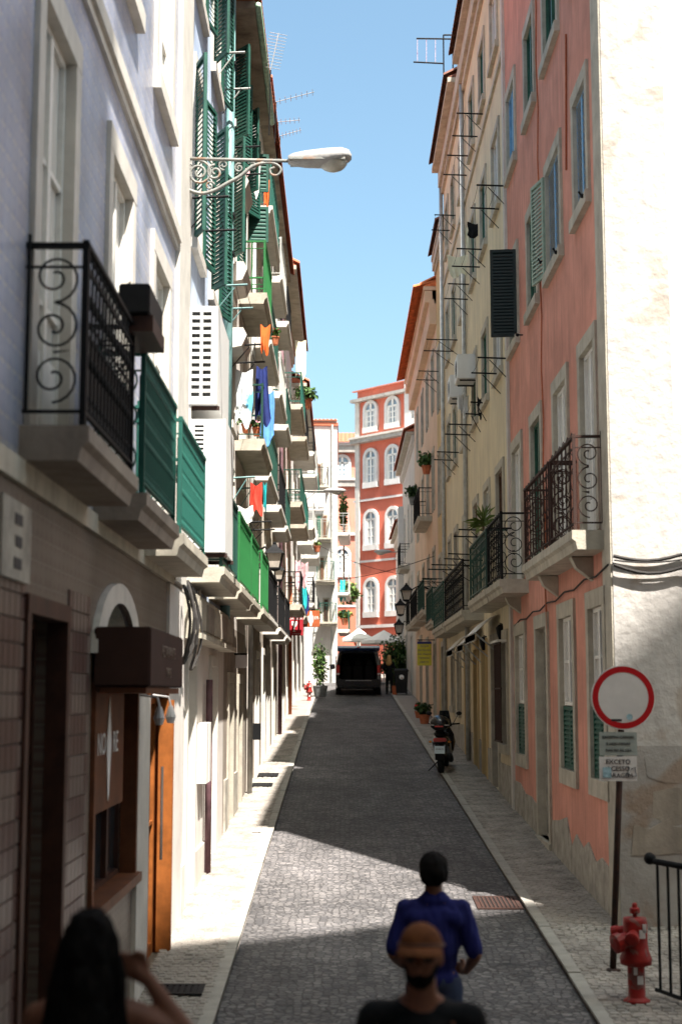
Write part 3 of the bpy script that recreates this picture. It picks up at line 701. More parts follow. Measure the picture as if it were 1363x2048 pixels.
def eave(b, F, u0, u1, z, over, m='eave_board', gutter='gutter_green', tile='roof_tile', rise=.5, back=3.2, th=.12):
    MB().fbox(F, u0, u1, z, z + th, -.05, over).build('soffit', m, b)
    if gutter: 
        gm = MB(); gm.tube([F.p(u0, z + th * .4, over + .05), F.p(u1, z + th * .4, over + .05)], .055, 8); gm.build('gutter', gutter, b, smooth=True)
    r = MB(); r.add([F.p(u0, z + th + .01, over), F.p(u1, z + th + .01, over), F.p(u1, z + th + rise * back / 1., -back), F.p(u0, z + th + rise * back, -back), F.p(u0, z + th + .01, -back), F.p(u1, z + th + .01, -back)], [(0, 1, 2, 3), (0, 3, 4), (1, 5, 2), (3, 2, 5, 4)])
    r.build('roof', tile, b)
    tile_row(b, F, u0, u1, z + th + .06, -.9, over + .1, rise * (over + 1.0), tile)
eave(B2, FL, 16.45, 22.35, rel(11.3), .36); eave(B3, FL, 22.4, 27.3, rel(11.1), .40); eave(B1, FL, 3, 16.4, rel(11.4), .3, gutter=None)
for a, c in ((22.6, 23.15), (24.35, 25.25)): MB().fbox(FL, a, c, g(a) + .06, rel(-1.3), .0, .03).build('plinth', 'stone_grey', B3)

# --- cream house, rose house and on
def row_house(name, label, u0, u1, ztop, wallm, cols, floors, rails, gfm='plaster_white', F=FL, frames=('frame_white',), proj=.42, ww=.85, hh=2.05, sur='stone_white', doors=(), gz=1.0, shut=None, eave_over=.35, gut=None, tile='roof_tile', panes=('glass', 'curtain'), slab='stone', shop=None, back=9, soffit='stone'):
    ws = []
    for z in floors:
        for u in cols: ws.append((u, u + ww, rel(z), rel(z + hh)))
    um = (u0 + u1) / 2; gs = [(u, u + 1.0, g(u) + .05, max(rel(.55), g(u) + 2.5)) for u in doors]
    zg = max(rel(gz), g(um) + 2.9)
    b = building(name, label, F, u0, u1, min(0, g(u0)), rel(ztop), back, wallm, ws + gs, gf=(zg, gfm))
    for i, (a, c, z0, z1) in enumerate(ws): window(b, F, a, c, z0, z1, frames[i % len(frames)], sur, .11, [panes[i % len(panes)], panes[(i + 1) % len(panes)]], 2, 1, .06, sill=False)
    for a, c, z0, z1 in gs: window(b, F, a, c, z0, z1, random.choice(['wood_dark', 'frame_green', 'frame_white']), sur, .13, 'glass', 2, 0, .14, sill=False, name='door', panel=.45)
    for (a, c, z, m, sc) in rails: balcony(b, F, a, c, rel(z), proj, .95, m, slab, th=.16, screen=sc, pitch=.26)
    MB().fbox(F, u0, u1, rel(ztop) - .3, rel(ztop) - .02, 0, .12).fbox(F, u0, u1, rel(ztop) - .42, rel(ztop) - .3, 0, .06).build('cornice', sur, b)
    eave(b, F, u0, u1, rel(ztop), eave_over, soffit, gut, tile)
    return b
r4 = []
for z, ms in ((1.55, ('iron', 'iron', 'iron')), (4.4, ('iron_darkgreen', 'iron', 'iron_darkgreen')), (7.1, ('iron_darkgreen', 'pipe_grey', 'iron_darkgreen')), (9.9, ('iron_green', 'pipe_grey', 'iron'))):
    for (a, c), m in zip(((28.6, 32.2), (33.6, 36.8), (37.8, 40.4)), ms): r4.append((a, c, z, m, None))
B4 = row_house('cream_house', 'cream plastered house with four storeys of iron balconies', 27.3, 41.0, 11.9, 'plaster_cream', (29.0, 31.0, 34.0, 35.7, 38.2, 39.4), (1.57, 4.42, 7.12, 9.92), r4, 'plaster_dingy_shade', doors=(28.2, 30.6, 33.2, 35.4, 38.2), soffit='eave_board', proj=.36, slab='stone_white')
pp = MB(); pp.tube([FL.p(41.0, g(41) + .06, .09), FL.p(41.0, rel(11.8), .09)], .06, 8); pp.build('downpipe', 'pipe_purple', B4, smooth=True)
pp = MB(); pp.tube([FL.p(27.6, g(27.6) + .06, .09), FL.p(27.6, rel(11.8), .09)], .05, 8); pp.build('downpipe', 'pipe_grey', B4, smooth=True)
r5 = []
for z, ms in ((2.6, ('iron', 'iron')), (5.6, ('iron_darkgreen', 'iron_green')), (8.5, ('iron_green', 'iron'))):
    for (a, c), m in zip(((42.0, 46.2), (47.4, 51.4)), ms): r5.append((a, c, z, m, None))
B5 = row_house('rose_house', 'rose tinted house with balconies behind the hanging red sign', 41.0, 52.0, 12.3, 'plaster_rose', (42.4, 44.6, 47.9, 50.0), (2.65, 5.65, 8.55), r5, 'plaster_white', proj=.62, doors=(43.0, 45.3, 48.5), eave_over=.5)
pp = MB(); pp.tube([FL.p(49.2, g(49.2) + .06, .09), FL.p(49.2, rel(4.), .09)], .06, 8); pp.build('downpipe', 'terracotta', B5, smooth=True)
r6 = []
for z in (3.4, 6.3, 9.1):
    for a, c in ((54, 57.5), (59.5, 63.5), (65.5, 69.5)): r6.append((a, c, z, random.choice(['iron', 'iron_green', 'pipe_grey']), None))
B6 = row_house('pale_house', 'white house with long balconies beside the potted climber', 52.0, 72.0, 11.2, 'trim_white', (54.5, 56.3, 60, 62, 66, 68), (3.45, 6.35, 9.15), r6, 'trim_white', proj=.75, doors=(55, 60.5, 66), hh=1.95, eave_over=.55, slab='stone_white', gz=2.6)
# ------------------------------------------------------------------ right row of houses
def on_F(F, px, py):
    d = ray(px, py); o = Vector((0, 0, CZ)); t = (F.o - o).dot(F.n) / d.dot(F.n); p = o + d * t
    return (p - F.o).dot(F.u), p.z
C4 = [(16.95, 17.85), (19.1, 20.35), (21.5, 22.5), (23.95, 25.0)]
wz = [(a, c, rel(9.2), rel(10.6)) for a, c in C4]
wa = [(a, c, rel(6.02), rel(7.5)) for a, c in C4]
wb = [(a, c, rel(1.90), rel(4.18)) for a, c in [(16.75, 17.75), (18.9, 20.0), (21.4, 22.45), (23.8, 24.95)]]
wc = [(16.55, 17.5, rel(-.98), rel(1.03)), (18.75, 19.85, rel(-.98), rel(1.03)), (23.7, 24.85, rel(-.98), rel(1.0))]
wd = [(21.15, 22.25, g(21.7) + .12, rel(1.0))]
P1 = building('pink_house', 'salmon pink house at the corner with stone window surrounds and white gable', FR, 16.0, 25.5, 0, rel(13.4), 9, 'pink', wz + wa + wb + wc + wd)
for i, w in enumerate(wz): window(P1, FR, *w, frame='frame_blue' if i in (0, 3) else 'frame_green', sur='stone', sw=.15, pane='glass', bars=0, depth=.05)
for i, w in enumerate(wa): window(P1, FR, *w, frame='frame_blue' if i < 2 else 'frame_green', sur='stone', sw=.15, pane='glass', bars=0, depth=.05)
for i, w in enumerate(wb): window(P1, FR, *w, frame='frame_green' if i == 2 else 'frame_white', sur='stone', sw=.16, pane='glass' if i == 2 else 'curtain', bars=1, depth=.06, sill=False, name='french_window', panel=.2)
for w in wc:
    zm = rel(-.14); wo = window(P1, FR, w[0], w[1], zm, w[3], 'frame_white', None, pane=['glass', 'curtain'], bars=1, depth=.06)
    s = MB(); sw = .17; s.fbox(FR, w[0] - sw, w[0] + .005, w[2], w[3] - .005, -.1, .035); s.fbox(FR, w[1] - .005, w[1] + sw, w[2], w[3] - .005, -.1, .035)
    s.fbox(FR, w[0] - sw, w[1] + sw, w[3] - .005, w[3] + .2, -.1, .038); s.fbox(FR, w[0] - sw, w[1] + sw, w[2] - .2, w[2] + .005, -.1, .04); s.build('surround', 'stone', wo)
    um = (w[0] + w[1]) / 2
    louvre(P1, FR, w[0] + .01, um - .005, w[2] + .01, zm - .01, 'shutter_green', -.05, step=.06); louvre(P1, FR, um + .005, w[1] - .01, w[2] + .01, zm - .01, 'shutter_green', -.05, step=.06)
w = wd[0]; window(P1, FR, *w, frame='stone_grey', sur='stone', sw=.17, pane='stone_grey', leaves=1, bars=0, depth=.12, sill=False, name='door')
MB().fbox(FR, 20.95, 22.45, g(20.9) + .02, g(21.7) + .12, -.2, .06).build('doorstep', 'stone', P1)
# shutters: black leaf square to the wall, pale leaf half open, netted leaves
leaf(P1, FR, 23.93, rel(6.0), rel(7.52), .44, 'shutter_black', 84, .055, sgn=1)
leaf(P1, FR, 20.4, rel(6.0), rel(7.5), .5, 'shutter_pale', 13, .06, sgn=1)
for u, z in ((16.9, 5.98), (19.05, 5.95), (20.5, 6.25), (23.4, 5.9)):
    h = MB(); h.tube([FR.p(u, rel(z), 0), FR.p(u, rel(z), .1), FR.p(u + .02, rel(z + .06), .13)], .014, 6); h.ball(FR.p(u, rel(z), .09), .03, 6, 4); h.build('shutter_catch', 'iron', P1)
def netting(b, F, u0, u1, z0, z1, m, step=.09):
    mb = MB(); n = int((u1 - u0 + z1 - z0) / step)
    for i in range(n):
        for sg in (1, -1):
            s0 = i * step; a0 = max(0, s0 - (z1 - z0)); a1 = min(u1 - u0, s0)
            if a1 <= a0: continue
            za, zb = (s0 - a0), (s0 - a1)
            if sg < 0: za, zb = (z1 - z0) - za, (z1 - z0) - zb
            mb.tube([F.p(u0 + a0, z0 + za, -.02), F.p(u0 + a1, z0 + zb, -.02)], .005, 3)
    tag(mb.build('bird_netting', m, b), kind='stuff')
netting(P1, FR, *wa[0], 'pipe_grey'); netting(P1, FR, *wa[1], 'pipe_grey')
# corner quoin and plinth
MB().fbox(FR, 15.99, 16.5, .6, rel(13.3), -.2, .022).build('quoin', 'stone', P1)
pts = [(16.5, .75), (16.5, g(16.5) + .58), (17.0, g(17) + .62), (17.4, g(17.4) + .50), (17.9, g(17.9) + .66), (18.3, g(18.3) + .52), (18.8, g(18.8) + .62), (19.2, g(19.2) + .40), (19.6, g(19.6) + .72), (20.2, g(20.2) + .60), (20.94, g(20.9) + .5), (20.94, .75)]
MB().prism([FR.p(u, z, .0) for u, z in pts], (0, 0, 0), (-.016, 0, 0)).build('plinth', 'stone_grey', P1)
pts = [(22.46, .9), (22.46, g(22.4) + .5), (23.2, g(23.2) + .55), (23.9, g(24) + .5), (24.6, g(24.6) + .6), (25.45, g(25.4) + .55), (25.45, .9)]
MB().prism([FR.p(u, z, .0) for u, z in pts], (0, 0, 0), (-.016, 0, 0)).build('plinth', 'stone_grey', P1)
MB().fbox(FR, 25.36, 25.56, .9, rel(13.3), 0, .05).build('party_strip', 'stone_white', P1)
# gable towards the steps
FG = Facade((3.0, 15.98, 0), (1, 0, 0), (0, -1, 0))
MB().fbox(FG, -.0, 9, rel(-.55), rel(13.4), -.2, .0).build('gable_wall', 'gable_plaster', P1)
MB().fbox(FG, .0, 9, .6, rel(-.55), -.2, .004).build('gable_base', 'gable_base', P1)
MB().fbox(FG, .71, 9, rel(3.0), rel(13.4), -.0, .002).build('painted_band', 'plaster_rose', P1)
for u, z, ww, hh in ((.3, -.92, .36, .32), (.72, -.9, .5, .34), (.34, -1.32, .5, .36), (.9, -1.3, .55, .34), (.16, -1.72, .42, .34), (.62, -1.74, .5, .36), (1.2, -1.7, .5, .34)):
    j_ = lambda: random.uniform(-.07, .07)
    MB().prism([FG.p(a_ + j_(), rel(b_) + j_(), .0) for a_, b_ in ((u, z), (u + ww * .5, z - .02), (u + ww, z), (u + ww, z + hh * .6), (u + ww * .9, z + hh), (u + ww * .4, z + hh), (u, z + hh * .8))], (0, -.002, 0), (0, -random.uniform(.008, .016), 0)).build('stone_block', random.choice(['stone_grey', 'plaster_dingy_shade', 'gable_base']), P1)
# cables along the gable and the front
for k, (z0, z1, sag) in enumerate(((1.52, 1.58, .06), (1.42, 1.30, .08), (1.47, 1.5, .03))):
    c = MB(); c.tube([(3.0 + 3 * t, 15.93 - .02 * k, rel(z0 + (z1 - z0) * t) - sag * math.sin(math.pi * (t * 4 % 1))) for t in [i / 24 for i in range(25)]], .022 if k < 2 else .01, 6)
    tag(c.build('wall_cable', 'cable'), ['thick dark cable strung high along the white gable', 'sagging dark cable just below the thick one on the gable', 'thin wire between two cables on the white gable'][k], 'cable')
c = MB(); c.tube([FR.p(16.1 + i * .8, rel(1.44 - .05 * (i % 2)) - .02 * i, .03) for i in range(12)], .012, 5); tag(c.build('wall_cable', 'cable'), 'thin cable under the balconies of the pink house', 'cable')
c = MB(); c.tube([FR.p(21.0, rel(12 - i * .8), .025 + .02 * (i % 2)) for i in range(15)], .012, 5); tag(c.build('wall_cable', 'terracotta'), 'rust coloured cable hanging down the pink facade', 'cable')
c = MB(); c.tube([FR.p(18.3, rel(8.7), .02), FR.p(18.5, rel(6.9), .02)], .014, 5); tag(c.build('wall_cable', 'sign_rust'), 'short rust pipe on the pink wall between two blue windows', 'pipe')
balcony(P1, FR, 16.42, 18.3, rel(1.86), .33, 1.09, 'iron_rust', 'stone', style='ornate', th=.22, pitch=.27, scroll=True, label='near section of the rusty iron balcony')
balcony(P1, FR, 18.42, 20.9, rel(1.86), .33, 1.09, 'iron_rust', 'stone', style='ornate', th=.22, pitch=.27, scroll=True, label='far section of the rusty iron balcony')
balcony(P1, FR, 23.2, 25.4, rel(1.84), .42, 1.07, 'iron', 'stone', style='ornate', th=.22, pitch=.25, scroll=True)
for u in (17.2, 20.0, 24.2): MB().prism([FR.p(u, rel(1.63), 0), FR.p(u, rel(1.63), .26), FR.p(u, rel(1.5), .2), FR.p(u, rel(1.35), 0)], (0, 0, 0), (0, .18, 0)).build('corbel', 'stone', P1)
eave(P1, FR, 16.0, 25.5, rel(13.4), .3, 'stone', None)

# --- yellow house
CY4 = [(26.45, 27.6), (28.95, 30.0), (31.4, 32.4), (34.2, 35.3), (37.0, 38.0), (39.2, 40.1)]
wy = [(a, c, rel(z0), rel(z1)) for z0, z1 in ((12.4, 13.75), (9.3, 10.75), (6.05, 7.5)) for a, c in CY4]
wyf = [(a, c, rel(1.95), rel(4.2)) for a, c in CY4]
wyg = [(26.3, 27.2, rel(-.9), rel(1.0)), (27.8, 28.9, g(28.3) + .06, rel(1.0)), (30.0, 30.9, g(30) + .06, rel(1.0)), (31.9, 32.8, g(32) + .06, rel(1.0)), (34.2, 35.1, g(34) + .06, rel(1.0)), (36.6, 37.4, rel(-.4), rel(1.1)), (38.6, 39.4, rel(-.3), rel(1.1))]
Y1 = building('yellow_house', 'tall weathered yellow house hung with clothes brackets beside the pink one', FR, 25.5, 41.0, 0, rel(15.2), 9, 'plaster_yellow', wy + wyf + wyg)
for i, w in enumerate(wy): window(Y1, FR, *w, frame=['frame_white', 'frame_green', 'frame_green'][i % 3], sur='stone', sw=.13, pane='glass', bars=0, depth=.05)
for i, w in enumerate(wyf): window(Y1, FR, *w, frame='frame_white' if i % 2 else 'frame_brown', sur='stone', sw=.13, pane=['curtain', 'glass'], bars=1, depth=.06, sill=False, name='french_window', panel=.2)
for i, w in enumerate(wyg):
    if i == 2: 
        d = window(Y1, FR, *w, frame='shutter_black', sur='plaster_ochre', sw=.14, pane='shade_black', leaves=1, bars=0, depth=.12, sill=False, name='door'); slats(d, FR, w[0] + .06, w[1] - .06, w[2] + .05, w[3] - .05, 'shutter_black', -.08, .12)
    else: window(Y1, FR, *w, frame=['frame_white', 'wood_dark', 'wood_dark', 'wood_dark', 'frame_brown', 'frame_white', 'frame_brown'][i], sur=['stone', 'stone', 'stone', 'plaster_ochre', 'plaster_ochre', 'stone', 'stone'][i], sw=.16, pane='glass' if i else ['curtain', 'glass'], bars=1 if i != 1 else 0, depth=.16, sill=i in (0, 5, 6), name='window' if i in (0, 5, 6) else 'door')
# window grille that stands off the wall
gr = MB()
for zz in (rel(-.85), rel(.1), rel(.92)): gr.fbox(FR, 26.2, 27.3, zz, zz + .03, .12, .15)
go = gr.build('window_grille', 'iron_rust', Y1)
for i in range(10): inst('grille_bar', shared('rod', lambda: MB().lathe([(1, 0), (1, 1)], n=8), 'iron_rust'), go, FR.p(26.25 + i * .11, rel(-.85), .135), (.011, .011, 1.8))
fpiece(FR, 'grille_hood', 'white_metal', go, 26.15, 27.35, rel(.95), rel(.99), .0, .2)
for u0, u1 in ((25.6, 27.7), (29.0, 29.9), (31.0, 31.8), (32.9, 34.1), (35.2, 40.9)): MB().fbox(FR, u0, u1, .9, g(u0) + .75, 0, .02).build('plinth', 'stone_grey', Y1)
MB().fbox(FR, 25.6, 41, rel(14.75), rel(15.18), 0, .16).fbox(FR, 25.6, 41, rel(14.55), rel(14.75), 0, .08).fbox(FR, 25.6, 41, rel(11.75), rel(11.85), 0, .05).build('cornice', 'stone', Y1)
eave(Y1, FR, 25.5, 33.6, rel(15.2), .30, 'stone', None, 'roof_tile_dark'); eave(Y1, FR, 34.6, 41.0, rel(15.2), .34, 'stone', None, 'roof_tile_dark')
MB().fbox(FR, 33.6, 34.6, rel(15.2), rel(15.9), -2, .1).build('parapet_pier', 'stone', Y1)
for u in (33.7, 40.95):
    pp = MB(); pp.tube([FR.p(u, g(u) + .06, .08), FR.p(u, rel(15.1), .08)], .055, 8); pp.build('downpipe', 'pipe_grey', Y1, smooth=True)
YB = balcony(Y1, FR, 25.6, 28.9, rel(1.84), .42, 1.07, 'iron_darkgreen', 'stone', style='ornate', th=.22, pitch=.25)
balcony(Y1, FR, 30.6, 36.0, rel(1.78), .42, 1.05, 'iron', 'stone', style='ornate', th=.22, pitch=.28)
balcony(Y1, FR, 36.6, 40.4, rel(1.78), .42, 1.05, 'iron_darkgreen', 'stone', style='ornate', th=.22, pitch=.28)

# --- peach house with the orange eave, pale houses behind
O1 = row_house('ochre_house', 'narrow ochre house squeezed between the yellow and peach ones', 41.0, 44.6, 13.6, 'plaster_ochre', (41.6, 43.2), (2.2, 5.4, 8.6), [(41.4, 44.2, 2.1, 'iron_darkgreen', None)], 'plaster_ochre', F=FR, frames=('frame_brown',), proj=.4, ww=.85, hh=1.9, sur='stone', doors=(42.2,), eave_over=.15, panes=('glass', 'glass'), soffit='stone', gz=1.8, tile='roof_tile_dark')
R3 = row_house('peach_house', 'peach coloured house with orange tiled eave, bounced light painted into it', 44.6, 58.6, 12.7, 'plaster_peach', (46.0, 49.0, 52.0, 55.5), (2.7, 5.9, 9.1), [(45.4, 48.6, 2.65, 'iron_darkgreen', None), (49.6, 53.8, 2.65, 'iron', None), (47.5, 51.0, 5.85, 'iron', None), (55.0, 57.4, 2.65, 'iron', None)], 'plaster_peach', F=FR, frames=('frame_brown', 'frame_white'), proj=.42, ww=.95, hh=1.9, sur='stone', doors=(46, 50, 54), tile='roof_tile_bounce', eave_over=.4, panes=('glass', 'glass'), soffit='plaster_peach', gz=1.8)
MB().fbox(FR, 44.6, 58.6, rel(11.6), rel(12.3), 0, .22).fbox(FR, 44.6, 58.6, rel(12.3), rel(12.68), 0, .36).build('cornice', 'plaster_peach', R3)
tile_row(R3, FR, 44.6, 58.6, rel(12.80), -.2, .72, .25, 'roof_tile_bounce', pitch=.24)
R4 = row_house('ashen_house', 'pale plain house next to the peach one, under the lanterns', 58.6, 70.0, 10.6, 'plaster_pale', (60.5, 63.5, 67), (3.2, 6.4), [(63.0, 65.5, 5.6, 'iron', None)], 'plaster_pale', F=FR, ww=.9, hh=1.8, doors=(61, 66), gz=2.5, sur='stone_white')
MB().fbox(FR, 69.2, 69.98, rel(.3), rel(9.0), 0, .25).build('pilaster', 'trim_white', R4)
R5 = row_house('far_corner_house', 'narrow white house where the street meets the red building', 70.0, 79.0, 8.2, 'trim_white', (71.5, 74.5), (3.6,), [], 'trim_white', F=FR, ww=.9, hh=1.8, gz=2.9, eave_over=.3)

# --- red building that closes the street
FB = Facade((1.06, 92, 0), (.68, -.735, 0), (-.735, -.68, 0))
zb = lambda py: on_F(FB, 722, py)[1]
RB = building('red_building', 'red building with white arched windows closing the end of the street', FB, 0, 16, 0, zb(781), 12, 'brick_red', [])
def arched(b, F, uc, z0, z1, w, m='trim_white', pane='glass_sky'):
    hw = w / 2; zs = z1 - hw; n = 12; rw = .2
    prof = lambda r, zb_: [(uc - r, zb_)] + [(uc - r * math.cos(math.pi * i / n), zs + r * math.sin(math.pi * i / n)) for i in range(n + 1)] + [(uc + r, zb_)]
    a, c = prof(hw + rw, z0 - .3), prof(hw, z0); mb = MB(); k = len(a)
    for i in range(k - 1):
        q = [F.p(*a[i], o) for o in (0, .16)] + [F.p(*a[i + 1], o) for o in (0, .16)] + [F.p(*c[i], o) for o in (0, .16)] + [F.p(*c[i + 1], o) for o in (0, .16)]
        mb.add(q, [(1, 3, 7, 5), (0, 2, 3, 1), (4, 5, 7, 6)])
    mb.fbox(F, uc - hw - rw, uc + hw + rw, z0 - .35, z0, 0, .2)
    wo = mb.build('window', m, b)
    fr = MB(); fr.fbox(F, uc - .07, uc + .07, z0, z1, .05, .09)
    for t in (.33, .66): fr.fbox(F, uc - hw, uc + hw, z0 + (zs - z0) * t - .03, z0 + (zs - z0) * t + .03, .05, .085)
    fr.fbox(F, uc - hw, uc + hw, zs - .06, zs + .06, .05, .09)
    for s in (-1, 1): fr.fbox(F, uc + s * (hw - .07) - .07, uc + s * (hw - .07) + .07, z0, zs, .05, .09); fr.fbox(F, uc + s * hw * .52 - .025, uc + s * hw * .52 + .025, z0, zs, .05, .08)
    fr.build('frame', 'frame_white', wo)
    for s in (0, 1):
        pr = [(uc, z0)] + [(uc + (1 if s else -1) * hw * math.cos(math.pi / 2 * i / 6), zs + hw * math.sin(math.pi / 2 * i / 6)) for i in range(7)]
        pr = [(uc, z0), (uc + (1 if s else -1) * hw, z0)] + pr[1:]
        MB().add([F.p(u, z, .03) for u, z in pr], [tuple(range(len(pr)))]).build('pane', pane, wo)
for pc, po in ((743, 10.5), (787, 11.5), (831, 12)):
    uc = on_F(FB, pc, 1050)[0]
    for t, bt, dy in ((811, 858, 8), (906, 968, 7), (1027, 1092, 6), (1163, 1225, 3)):
        arched(RB, FB, uc, zb(bt), zb(t), .92, pane='glass_sky')
for py0, py1, o, m in ((799, 805, .4, 'cornice_grey'), (880, 888, .45, 'cornice_grey'), (876, 880, .55, 'stone_white'), (781, 783, .2, 'salmon'), (1000, 1004, .1, 'trim_white'), (1122, 1126, .1, 'trim_white'), (1251, 1257, .15, 'trim_white')):
    MB().fbox(FB, -.3, 16, zb(py1), zb(py0), 0, o).build('cornice' if o > .2 else 'string_course', m, RB)
MB().fbox(FB, -.12, .25, 3, zb(800), -.3, .12).build('pilaster', 'stone_white', RB); MB().fbox(FB, on_F(FB, 813, 850)[0], on_F(FB, 826, 850)[0], zb(900), zb(781), 0, .22).build('pilaster', 'trim_white', RB)
MB().fbox(FB, 6, 6.4, zb(779), zb(765), -3, -2.6).build('chimney', 'salmon', RB)
# salmon wing behind it
FS = Facade((0, 106, 0), (1, 0, 0), (0, -1, 0))
us = lambda px, py=1000: on_F(FS, px, py)[0]
zsF = lambda py: on_F(FS, 690, py)[1]
SW = building('salmon_building', 'salmon building with tiled roof and dark cornices behind the red one', FS, -14, us(722), 0, zsF(896), 10, 'salmon', [])
for py0, py1, o, m in ((893, 906, .5, 'cornice_grey'), (888, 893, .6, 'trim_white'), (962, 974, .4, 'cornice_grey'), (958, 962, .5, 'trim_white'), (1066, 1071, .2, 'trim_white')): MB().fbox(FS, -14, us(722), zsF(py1), zsF(py0), 0, o).build('cornice', m, SW)
for px in (684, 645): 
    for t, bt in ((914, 955), (1098, 1145)): arched(SW, FS, us(px), zsF(bt), zsF(t), .9)
rf = MB(); rf.add([FS.p(-14, zsF(888), .7), FS.p(us(722), zsF(888), .7), FS.p(us(722), zsF(845), -5), FS.p(-14, zsF(845), -5)], [(0, 1, 2, 3)]); rf.build('roof', 'roof_tile', SW)
for k in range(4): tile_row(SW, FS, us(655), us(718), zsF(888) + k * .42, .7 - (k + 1) * 1.42, .75 - k * 1.42, .42, pitch=.32)
# white house whose gable looks down the street
FW = Facade((0, 74, 0), (1, 0, 0), (0, -1, 0))
uw = lambda px, py=1000: on_F(FW, px, py)[0]
WH = building('white_gable_house', 'tall white house whose blank gable faces down the street', FW, -9, uw(674), 0, on_F(FW, 650, 838)[1], 13, 'trim_white', [])
zw = lambda py: on_F(FW, 660, py)[1]
MB().prism([FW.p(-9, zw(838), .1), FW.p(uw(676), zw(846), .1), FW.p(uw(676), zw(852), .1), FW.p(-9, zw(845), .1)], (0, 0, 0), (0, 13, 0)).build('roof', 'roof_tile', WH)
tile_row(WH, FW, -6, uw(676), zw(842), -.5, .18, .1)
FW2 = Facade((uw(674) + .02, 74, 0), (.02, 1, 0), (1, -.02, 0))
for z in (1045, 1165, 1240): balcony(WH, FW2, .4, 5.5, zw(z + 18), .55, 1.0, random.choice(['iron_green', 'pipe_grey']), 'stone_white', pitch=.2)
for pa, pb, z, m in ((630, 660, 1078, 'pipe_grey'), (634, 668, 1162, 'iron_green'), (628, 656, 975, 'iron'), (640, 672, 1245, 'iron_green')): balcony(WH, FW, uw(pa), uw(pb), zw(z), .7, .95, m, 'stone', th=.2, pitch=.16)
for pa, pb, z, m in ((634, 641, 1078, 'frame_green'), (646, 653, 1078, 'frame_brown'), (640, 647, 1162, 'frame_brown'), (655, 662, 1162, 'frame_white'), (634, 641, 975, 'frame_brown'), (646, 653, 975, 'frame_white'), (648, 656, 1245, 'wood_dark')): window(WH, FW, uw(pa), uw(pb), zw(z - 2), zw(z - 46), m, 'stone', .08, 'glass', 2, 1, -.05, sill=False, name='french_window')
pp = MB(); pp.tube([FW.p(uw(664), zw(1380), .1), FW.p(uw(664), zw(850), .1)], .06, 6); pp.build('downpipe', 'pipe_grey', WH)
for (pa, pb, z) in ():
    MB().prism([FW.p(uw(pa), zw(z - 50), 0), FW.p(uw(pa), zw(z - 50), 1.2), FW.p(uw(pb), zw(z), 1.2), FW.p(uw(pb), zw(z), 0)], (0, 0, 0), (0, 0, .25)).build('canopy', 'roof_tile', WH)

# ------------------------------------------------------------------ unseen block added behind the steps, height and top slope shaped to shade the street
HB = thing('shading_block', (6, -8, 1.7), 'unseen tall block behind the steps, shaped to shade the near street', 'building')
zk = lambda x: rel(.93 * (x - 2.7) + SHADE_H)
SHADE_H = 32.1
MB().prism([(-3, 0, 1.5), (18, 0, 1.5), (18, 0, zk(18)), (-3, 0, zk(-3))], (0, -3.5, 0), (0, -14, 0)).build('wall', 'plaster_white', HB)
FH = Facade((0, -3.5, 0), (1, 0, 0), (0, 1, 0))
for i in range(6):
    for j in range(8): window(HB, FH, -1.5 + i * 3, -.3 + i * 3, 4 + j * 3, 5.6 + j * 3, 'frame_white', 'stone', .12, 'glass', 2, 0, -.06)

FN = Facade((5.6, 0, 0), (0, 1, 0), (-1, 0, 0))  # unseen house added to keep skylight off the near left front
NH = building('shade_house', 'unseen ochre house added across the steps to darken the restaurant front', FN, -3.4, 9.5, 0, rel(5.2), 8, 'plaster_ochre', [])
for u in (-1, 2.5, 6): window(NH, FN, u, u + 1.1, rel(1.5), rel(3.3), 'frame_white', 'stone', .14, 'glass', 2, 1, -.06)
# ------------------------------------------------------------------ small things: helpers
def at(px, py, d): x, z = on_y(px, py, d); return Vector((x, d, z))
def loft(rings, m, name, parent, smooth=True, cap=True):
    mb = MB(); n = len(rings[0]); vs = [q for r in rings for q in r]
    fs = [(i * n + k, i * n + (k + 1) % n, (i + 1) * n + (k + 1) % n, (i + 1) * n + k) for i in range(len(rings) - 1) for k in range(n)]
    if cap: fs += [tuple(range(n))[::-1], tuple(range((len(rings) - 1) * n, len(rings) * n))]
    mb.add(vs, fs); return mb.build(name, m, parent, smooth)
TMP = bpy.data.scenes.new('workbench')
def blob(name, caps, m, parent=None, voxel=.012, iters=4, disp=0.):
    """one continuous skin over capsules and ellipsoids, melted together"""
    mb = MB()
    for c in caps:
        if c[0] == 'e': mb.ball(c[1], c[2], 14, 10)
        else:
            p0, r0, p1, r1 = Vector(c[1]), c[2], Vector(c[3]), c[4]; mb.ball(p0, r0, 12, 8); mb.ball(p1, r1, 12, 8); mb.tube([p0, p1], [r0, r1], 12)
    me = mb.mesh('tmp', None); o = bpy.data.objects.new('tmp', me); TMP.collection.objects.link(o)
    rm = o.modifiers.new('r', 'REMESH'); rm.mode = 'VOXEL'; rm.voxel_size = voxel
    sm = o.modifiers.new('s', 'SMOOTH'); sm.iterations = iters; sm.factor = .5
    vl = TMP.view_layers[0]; vl.update(); dg = vl.depsgraph
    nm = bpy.data.meshes.new_from_object(o.evaluated_get(dg)); nm.name = name
    bpy.data.objects.remove(o)
    if disp:
        from mathutils import noise
        for v in nm.vertices: v.co += v.normal * (noise.noise(Vector((v.co.x * 30, v.co.y * 30, v.co.z * 6))) * disp)
    nm.materials.clear(); nm.materials.append(MATS[m])
    for p in nm.polygons: p.use_smooth = True
    return link(name, nm, parent)
